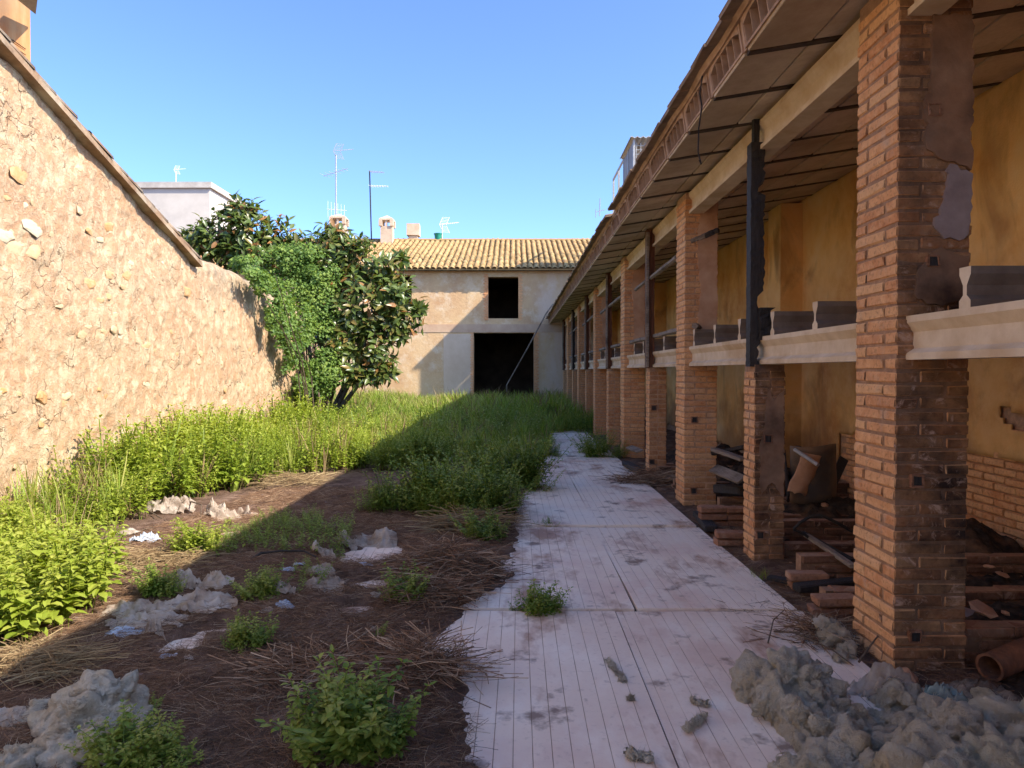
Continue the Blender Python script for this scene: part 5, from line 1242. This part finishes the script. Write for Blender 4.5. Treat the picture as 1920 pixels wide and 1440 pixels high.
wool('wool_lump', [gl(72, 1352, 24, .6), gl(55, 1362, 18, .6), gl(90, 1350, 16, .6)], 'small wool lump left of the rounded heap', 1200)
wool('wool_lump', [gl(40, 1450, 40, .6), gl(80, 1440, 34, .6), gl(20, 1475, 40, .6)], 'wool lump in the bottom left corner', 2000)
wool('wool_lump', [gl(1560, 1215, 24, 1.0), gl(1554, 1210, 17, 2.2), gl(1588, 1232, 18, .7), gl(1575, 1242, 15, .6)], 'tuft of wool leaning on the nearest pillar foot', 2500)
for i, (px, py, a_, lab) in enumerate(((1158, 1268, .9, 'dark strip of wool beside the panel joint'), (1308, 1360, -.5, 'torn wool scrap on the right panel'), (1318, 1326, .3, 'small wool crumb above the torn scrap'), (1208, 1432, .2, 'dark wool tuft at the bottom of the path'), (1188, 1318, .2, 'tiny dark crumb on the left panel'))):
    g = gnd(px, py); s_ = [.017, .019, .011, .022, .007][i]; n_ = [5, 5, 3, 3, 1][i]
    wool('wool_scrap', [(g.x + (q - n_ / 2) * .028 * math.cos(a_) * (1 if i != 0 else .6), g.y - (q - n_ / 2) * .06 * math.sin(a_ if i else 1.2), .016 + s_ * .4, s_ * random.uniform(.7, 1.1), s_ * random.uniform(.8, 1.2), s_ * .55) for q in range(n_)], lab, 500)
# plastic films
def film(px, py, wpx, hpx, amp, label, mat='film', seed=0, cat='plastic', stand=0.0, name='plastic_sheet', y=None, zb_=None):
    g = gnd(px, py); sx = wpx * 1.2 / F_PX * g.y / 2; z_h = hpx / F_PX * g.y; n_ = 34
    u = np.linspace(-1, 1, n_); U, W = np.meshgrid(u, u, indexing='ij'); P = np.stack([U * 1.2 + seed * 3.3, W * 1.2 + seed * 1.7], -1)
    X_ = g.x + sx * (U + .22 * fbm(P * 1.7, 3, seed)); Y_ = g.y + sx * .75 * (W + .22 * fbm(P * 1.7, 3, seed + 5)) * (1 - .6 * stand)
    stand = stand * .55; U2 = P + .35 * np.stack([fbm(P * 1.5, 2, seed + 40), fbm(P * 1.5, 2, seed + 41)], -1)
    rid = 1 - np.abs(fbm(U2 * 1.1, 2, seed + 9)) * 3.0; rid2 = 1 - np.abs(fbm(U2 * [2.2, 3.4], 2, seed + 19)) * 2.6; rid3 = 1 - np.abs(fbm(U2 * [6, 4], 2, seed + 29)) * 2.4
    Hh = z_h * amp * (0.55 * np.clip(rid, 0, 1) + .28 * np.clip(rid2, 0, 1) + .12 * rid3) * np.clip(1.25 - .85 * (U ** 2 + W ** 2), .06, 1) + stand * z_h * np.clip(W * .6 + .4, 0, 1) * np.clip(1 - .6 * U ** 2, 0, 1)
    Z_ = ground_h(X_, Y_) + .008 + Hh
    Fq = grid_faces(n_, n_); rr = (U ** 2 + W ** 2 + .5 * fbm(P * 2.6, 3, seed + 3)).reshape(-1)[Fq].mean(1); k_ = rr < 1.05
    b0_ = np.array([g.x, g.y, gh(g.x, g.y)]); V = np.stack([X_, Y_, Z_], -1).reshape(-1, 3) - b0_
    o = obj(name, mesh_np(name, V, Fq[k_], MT[mat], sm=True), None, b0_); return tag(o, label, cat)
for i, a_ in enumerate([(320, 968, 80, 44, .7, 'sunlit white plastic among twigs below the nettles', 'film', .6), (425, 975, 70, 52, .8, 'brightest sunlit plastic standing up beside the straw', 'film', .7), (270, 1030, 46, 26, .8, 'crumpled bluish rubbish in the sunlit bare patch', 'bluefilm', .2),
                         (238, 1010, 46, 12, .6, 'flat pale scrap behind the bluish rubbish', 'film', 0), (612, 1052, 46, 42, .8, 'folded plastic at the tip of the dark branch', 'film', .6), (648, 1028, 34, 30, .7, 'small folded plastic right of the branch tip', 'film', .6),
                         (705, 1020, 66, 30, .7, 'plastic rag on the exposed white slab', 'film', .3), (600, 1092, 46, 30, .7, 'plastic scrap below the branch tip', 'film', .4), (612, 1112, 60, 28, .6, 'plastic draped over the second white slab', 'film', .3), (620, 1050, 10, 10, .5, 'scrap of plastic under the folded one', 'film', .2),
                         (270, 1185, 120, 26, .9, 'long pale sheet at the front of the plastic heap', 'film', .3), (245, 1165, 80, 30, .7, 'plastic fold at the left of the heap', 'film', .4), (375, 1155, 120, 30, .9, 'wide plastic bag in the middle of the heap', 'film', .4), (345, 1120, 60, 40, .9, 'upright fold at the back of the plastic heap', 'film', .8), (400, 1120, 60, 36, .9, 'twisted plastic at the right of the heap', 'film', .7),
                         (300, 1160, 70, 24, .7, 'grey plastic between the folds of the heap', 'film', .3), (530, 1140, 40, 44, .8, 'plastic strip standing in the low weeds', 'film', .8), (290, 1205, 34, 26, .8, 'small pointed scrap at the front of the plastic heap', 'film', .7), (235, 1205, 60, 14, .6, 'bluish flat scrap in front of the plastic heap', 'bluefilm', .1),
                         (535, 1158, 28, 16, .8, 'crumpled blue-white scrap on the dark soil', 'bluefilm', .3), (15, 1370, 70, 36, .7, 'white plastic at the left edge near the wool', 'film', .3), (610, 1122, 24, 10, .7, 'tan scrap beside the second slab', 'film', .2)]):
    film(*a_[:6], mat=a_[6], seed=i + 1, stand=a_[7])
for i in range(18):
    film(random.uniform(250, 760), random.uniform(985, 1260), random.uniform(10, 30), random.uniform(3, 9), .8, 'small flat pale scrap lying on the dark soil', 'film' if i % 4 else 'bluefilm', 120 + i, stand=random.uniform(0, .5), name='plastic_scrap')['group'] = 'pale scraps strewn over the soil'
film(1660, 1310, 150, 56, 1.1, 'whitish plastic sheet draped over the wool by the nearest pillar', 'film', 71, stand=.9)
film(1770, 1345, 90, 60, 1.0, 'teal-grey rag on the wool heap', 'tealfilm', 72, cat='rag', stand=.9, name='rag')
film(1840, 1320, 130, 40, .9, 'brown stained cloth behind the teal rag', 'greywood', 73, cat='rag', stand=.5, name='rag')
film(1700, 1400, 60, 30, .9, 'dark scorched flap in the corner wool', 'char', 74, cat='rag', stand=.5, name='rag')
film(1640, 1360, 110, 30, .9, 'tan paper wrap on the grey wool', 'greywood', 75, cat='rag', stand=.4, name='rag')
# pieces of stone, brick, clay
def chunk(px, py, spx, label, mat='stonechip', flat=.5, Y=None, z=None, name='rubble_piece', cat='rubble', asp=1.0):
    g = gnd(px, py, z or 0.0) if Y is None else atY(px, py, Y); s_ = spx / F_PX * g.y / 2; bm = bmesh.new(); bmesh.ops.create_icosphere(bm, subdivisions=1, radius=1.0)
    for v in bm.verts: v.co = Vector((v.co.x * s_ * asp, v.co.y * s_ * .8, v.co.z * s_ * flat)) * random.uniform(.75, 1.15)
    me = bpy.data.meshes.new(name); bm.to_mesh(me); bm.free(); me.materials.append(MT[mat])
    o = obj(name, me, None, (g.x, g.y, (g.z if (Y is not None or z) else gh(g.x, g.y)) + s_ * flat * .55), (random.uniform(-.3, .3), random.uniform(-.3, .3), random.uniform(0, 6))); return tag(o, label, cat)
chunk(711, 1075, 14, 'small orange brick chip between the white slabs'); chunk(704, 1066, 9, 'white pebble beside the orange chip', 'greypatch')
chunk(1700, 1275, 60, 'orange clay lump behind the plastic sheet', flat=.6)
chunk(1845, 1146, 66, 'flat brown stone slab on the low wall right of the nearest pillar', flat=.22, z=.2, asp=1.1); chunk(1810, 1150, 40, 'grey stone chip left of the flat brown slab', 'greypatch', .3, z=.2); chunk(1885, 1152, 22, 'orange chip right of the flat brown slab', z=.2)
chunk(1853, 1064, 26, 'pink clay chip on the ash near the back wall', flat=.3, z=.16); chunk(1880, 1078, 28, 'thin tile shard on the low wall', flat=.15, z=.15)
chunk(1546, 950, 20, 'orange brick chip on the ash behind the short pillar', flat=.6, z=.2)
def clods(n_, size, poly, mat, name, label, cat):
    V0, F0 = ico(1); x, y = fill(poly, n_); k_ = ground_h(x, y) > .008; x, y = x[k_], y[k_]; z = ground_h(x, y); m_ = len(x); sz = RNG.uniform(*size, m_) * RNG.uniform(.4, 1, m_)
    VV_ = V0[None] * RNG.uniform(.6, 1.3, (m_, len(V0), 1)) * (sz[:, None, None] * np.array([1.2, 1, .65])) + np.stack([x, y, z], -1)[:, None]
    tag(obj(name, mesh_np(name, VV_.reshape(-1, 3), (F0[None] + (np.arange(m_) * len(V0))[:, None, None]).reshape(-1, 3), MT[mat])), label, cat, kind='stuff')
SP = [(-4.0, 2.2), (0.1, 2.2), (0.1, 8.5), (-3.2, 9.0)]
clods(90, (.008, .032), SP, 'soil', 'soil_clods', 'clods of dark earth scattered over the soil', 'soil')
clods(16, (.004, .014), SP, 'greypatch', 'pale_grit', 'pale grit and chips in the soil', 'grit')
clods(14, (.01, .04), [(1.9, 3), (4.1, 3), (4.1, 11), (1.9, 11)], 'ash', 'cinders', 'cinders strewn over the floor of the bays', 'cinders')
clods(6, (.012, .04), [(1.9, 3), (4.1, 3), (4.1, 11), (1.9, 11)], 'stonechip', 'brick_crumbs', 'brick crumbs strewn over the floor of the bays', 'rubble')
# ash mounds inside the bays
def mound(name, cx, cy_, rx, ry, h, label, seed, mat='ash'):
    n_ = 70; u = np.linspace(-1, 1, n_); U, W = np.meshgrid(u, u, indexing='ij'); P = np.stack([U * rx * 6 + seed, W * ry * 6], -1)
    Z_ = h * np.clip(1 - (U ** 2 + W ** 2), 0, 1) ** .7 * (1 + .5 * fbm(P * .5, 3, seed)) + .05 * fbm(P * 2.5, 4, seed + 2) * np.clip(1.2 - (U ** 2 + W ** 2), 0, 1) - .05 * smooth(.7, 1.1, U ** 2 + W ** 2)
    return tag(obj(name, mesh_np(name, np.stack([U * rx, W * ry, Z_], -1).reshape(-1, 3), grid_faces(n_, n_), MT[mat], sm=True), None, (cx, cy_, -.01)), label, 'ash heap')
for i, (cx, cy_, rx, ry, h, lab) in enumerate(((3.75, 5.9, .5, .6, .34, 'black ash heap against the back wall right of the nearest pillar'), (3.4, 4.4, .8, .35, .14, 'cinders between the low walls right of the nearest pillar'), (3.3, 5.0, .9, .3, .14, 'cinders behind the second low wall'), (3.4, 7.5, .8, .5, .22, 'ash behind the short pillar'), (3.2, 9.3, .9, .9, .35, 'ash heap in the second bay'), (3.2, 11.6, .9, 1.0, .35, 'ash heap in the third bay'), (2.9, 3.45, .7, .35, .06, 'soot-black floor before the nearest low wall'))):
    mound('ash_heap', cx, cy_, rx, ry, h, lab, i + 3)
# clay pipe
a = Vector((2.42, 3.60, .09)); b = Vector((2.85, 3.80, .13)); d = (b - a).normalized(); m = MB(); n = 18
m.tube([a, b], .070, n, False); m.tube([b, a], .058, n, False); 
sa = len(m.v)
ring_o = m.v[:n]; ring_i = m.v[3 * n:4 * n]
bmn = MB(); 
me = m.mesh('clay_pipe', MT['rust'], True)
o = obj('clay_pipe', me); sol = tag(o, 'rusty brown pipe lying at the right edge by the wool', 'pipe')
rim = MB(); t_ = d; ax = t_.cross(Vector((0, 0, 1))).normalized(); ay = t_.cross(ax)
vs = []
for r_ in (.071, .057):
    for k_ in range(n): vs.append(a + (ax * math.cos(2 * math.pi * k_ / n) + ay * math.sin(2 * math.pi * k_ / n)) * r_ - d * .002)
rim.add(vs, [(k_, (k_ + 1) % n, n + (k_ + 1) % n, n + k_) for k_ in range(n)]); r_o = rim.build('rim', MT['rust'], o)
# boards, rods, drum in the bays
def bar(name, p, q, wd, th_, mat, label, cat, roll=0.0):
    p, q = Vector(p), Vector(q); d = q - p; me = bevel_box(d.length, wd, th_, min(wd, th_) * .15, min(wd, th_) * .08); me.materials.append(MT[mat])
    o = obj(name, me, None, (p + q) / 2); o.rotation_euler = (d.to_track_quat('X', 'Z') @ Euler((roll, 0, 0)).to_quaternion()).to_euler(); return tag(o, label, cat)
bar('board', atY(1338, 878, 7.9), atY(1392, 900, 7.4), .13, .03, 'greywood', 'grey weathered board between the second pillar and the short pillar', 'board', .5)
bar('board', atY(1338, 842, 8.2), atY(1395, 862, 7.7), .10, .04, 'greywood', 'burnt plank above the grey board', 'board')
bar('board', atY(1336, 850, 8.4), atY(1396, 838, 8.0), .06, .05, 'char', 'charred lath crossing the burnt plank', 'board')
bar('board', atY(1345, 915, 8.0), atY(1395, 920, 7.6), .14, .10, 'char', 'charred beam under the grey board', 'board')
bar('board', atY(1180, 838, 12.2), atY(1200, 846, 11.4), .12, .03, 'greywood', 'grey board between the third pillar and the second short pillar', 'board', .3)
bar('board', atY(1172, 868, 11.8), atY(1202, 885, 10.8), .12, .08, 'char', 'charred plank on the ground by the dead weeds', 'board')
bar('board', (1.98, 4.98, .07), (2.7, 5.12, .10), .10, .05, 'char', 'charred plank behind the nearest pillar', 'board')
bar('board', (1.93, 6.95, .05), (1.98, 7.65, .06), .12, .06, 'char', 'charred log along the path edge', 'board')
bar('board', (1.92, 5.35, .04), (2.25, 5.02, .05), .07, .03, 'char', 'charred lath beside the low brick stub', 'board')
bar('metal_channel', atY(1512, 1003, 6.0), atY(1600, 1062, 5.1), .05, .03, 'greywood', 'bent metal channel lying between the pillars', 'metal')
bar('metal_channel', atY(1505, 998, 6.1), atY(1600, 1050, 5.25), .03, .02, 'blackrod', 'thin dark rod beside the metal channel', 'rod')
for i, (py, l) in enumerate(((1063, .5), (1080, .55))):
    e = atY(1803, py + 4, 5.0); tag(MB().tube([e, e + Vector((-.5, .12, .06))], .022, 8).build('metal_tube', MT['greywood']), ['upper', 'lower'][i] + ' of two tube ends sticking out behind the nearest pillar', 'tube')
pts = [atY(*p, 5.9) for p in ((1488, 992), (1500, 980), (1520, 968), (1540, 966), (1565, 978), (1595, 995), (1620, 1000))]
tag(MB().tube(pts, .014, 6).build('hose', MT['blackrod']), 'dark hose arching over the low walls', 'hose')
tag(MB().tube([atY(*p, 5.9) for p in ((1488, 992), (1510, 1003), (1525, 1015))], .012, 6).build('hose', MT['blackrod']), 'short dark hose end below the arching one', 'hose')
# scorched drum: lathe with rounded shoulders, lying tilted
def lathe(profile, n=28):
    m = MB(); vs = []
    for (r_, z) in profile:
        for k_ in range(n): vs.append((r_ * math.cos(2 * math.pi * k_ / n), r_ * math.sin(2 * math.pi * k_ / n), z))
    fs = []
    for i in range(len(profile) - 1):
        for k_ in range(n): fs.append((i * n + k_, i * n + (k_ + 1) % n, (i + 1) * n + (k_ + 1) % n, (i + 1) * n + k_))
    return m.add(vs, fs)
MT['scorch'] = mat_simple('scorched tank metal', (0.055, 0.05, 0.045), (0.12, 0.10, 0.085), 5, .55, .3, 30, .4, None, (0.30, 0.17, 0.08))
na, nz2 = 16, 10; th_ = np.linspace(-1.1, .75, na); zz2 = np.linspace(0, .62, nz2); TH, ZH = np.meshgrid(th_, zz2, indexing='ij')
rr2 = .34 + .012 * fbm(np.stack([TH * 3, ZH * 5], -1), 3, 5); V = np.stack([np.sin(TH) * rr2, -np.cos(TH) * rr2 + .2, ZH * (1 - .12 * np.maximum(0, TH) ** 2)], -1).reshape(-1, 3)
c_ = atY(1530, 935, 7.55); o = tag(obj('bent_sheet', mesh_np('bent_sheet', V, grid_faces(na, nz2), MT['scorch'], sm=True), None, (c_.x, 7.55, max(.12, c_.z)), (.12, -.12, .35)), 'bent scorched metal sheet standing behind the short pillar', 'sheet'); o.modifiers.new('t', 'SOLIDIFY').thickness = .008
bar('board', atY(1478, 935, 7.3), atY(1470, 850, 7.6), .17, .02, 'char', 'blackened flat board leaning left of the torn tan sheet', 'board', 1.5)
bar('board', atY(1545, 940, 7.6), atY(1582, 860, 7.9), .10, .03, 'char', 'charred board leaning on the back wall right of the bent sheet', 'board', .8)
bar('board', atY(1495, 838, 7.4), atY(1560, 862, 7.8), .05, .03, 'char', 'charred lath resting along the top of the bent sheet', 'board')
c_ = atY(1478, 890, 7.5); 
n_ = 14; u = np.linspace(0, 1, n_); U, W = np.meshgrid(u, u, indexing='ij')
V = np.stack([(U - .5) * .22 + .10 * (W - .5) + .02 * fbm(np.stack([U * 4, W * 4], -1), 3, 4), -.06 * np.sin(U * 3.1), (W - .5) * .42 + .03 * fbm(np.stack([U * 5, W * 5], -1), 3, 7) * (W < .1)], -1).reshape(-1, 3)
o = obj('torn_sheet', mesh_np('torn_sheet', V, grid_faces(n_, n_), MT['render'], sm=True), None, atY(1508, 888, 7.25), (0, math.radians(12), .2)); o['soot'] = 0.1; tag(o, 'torn tan sheet leaning against the bent scorched sheet', 'sheet'); o.modifiers.new('t', 'SOLIDIFY').thickness = .012
tag(MB().tube([atY(1490, 843, 7.3), atY(1534, 872, 7.0)], .02, 8).build('metal_tube', MT['greymetal']), 'grey tube resting on the torn tan sheet', 'tube')
# branches on the soil
def branch(pp, r0, label, mat='wood', z=None):
    pts = [gnd(px, py) + Vector((0, 0, h + .02)) for px, py, h in pp]; n_ = len(pts)
    return tag(MB().tube(pts, [r0 * (1 - .6 * i / (n_ - 1)) for i in range(n_)], 6).build('branch', MT[mat]), label, 'branch')
branch([(450, 1078, 0), (465, 1068, .05), (490, 1062, .09), (530, 1060, .10), (570, 1058, .09), (592, 1062, .06)], .014, 'dark curved branch lying on the low weeds', 'char')
branch([(255, 968, .10), (285, 975, .06), (320, 990, .02)], .009, 'twig left of the sunlit plastic')
branch([(335, 965, .12), (360, 968, .14), (378, 978, .16), (376, 985, .02)], .010, 'hooked twig over the sunlit plastic')
branch([(200, 1030, .02), (260, 1010, .05), (330, 985, .05)], .007, 'long pale twig across the bare patch')
branch([(1452, 1190, .0), (1490, 1215, .07), (1560, 1245, .06), (1600, 1262, .02)], .007, 'thin twig before the nearest pillar')
branch([(1610, 1255, .02), (1640, 1240, .10), (1668, 1225, .16)], .007, 'twig leaning on the nearest pillar corner')
branch([(1440, 1212, .0), (1450, 1200, .10), (1470, 1190, .13)], .005, 'arched twig at the panel edge')
# hanging wire at the eave
a = atY(1317, 142, 5.45); pts = [a, atY(1312, 175, 5.45), atY(1316, 200, 5.45), atY(1310, 240, 5.45), atY(1309, 285, 5.45), atY(1315, 308, 5.45), atY(1311, 300, 5.45)]
tag(MB().tube(pts, .006, 5).build('wire', MT['blackrod']), 'bent wire hanging from the eave of the shed', 'wire')
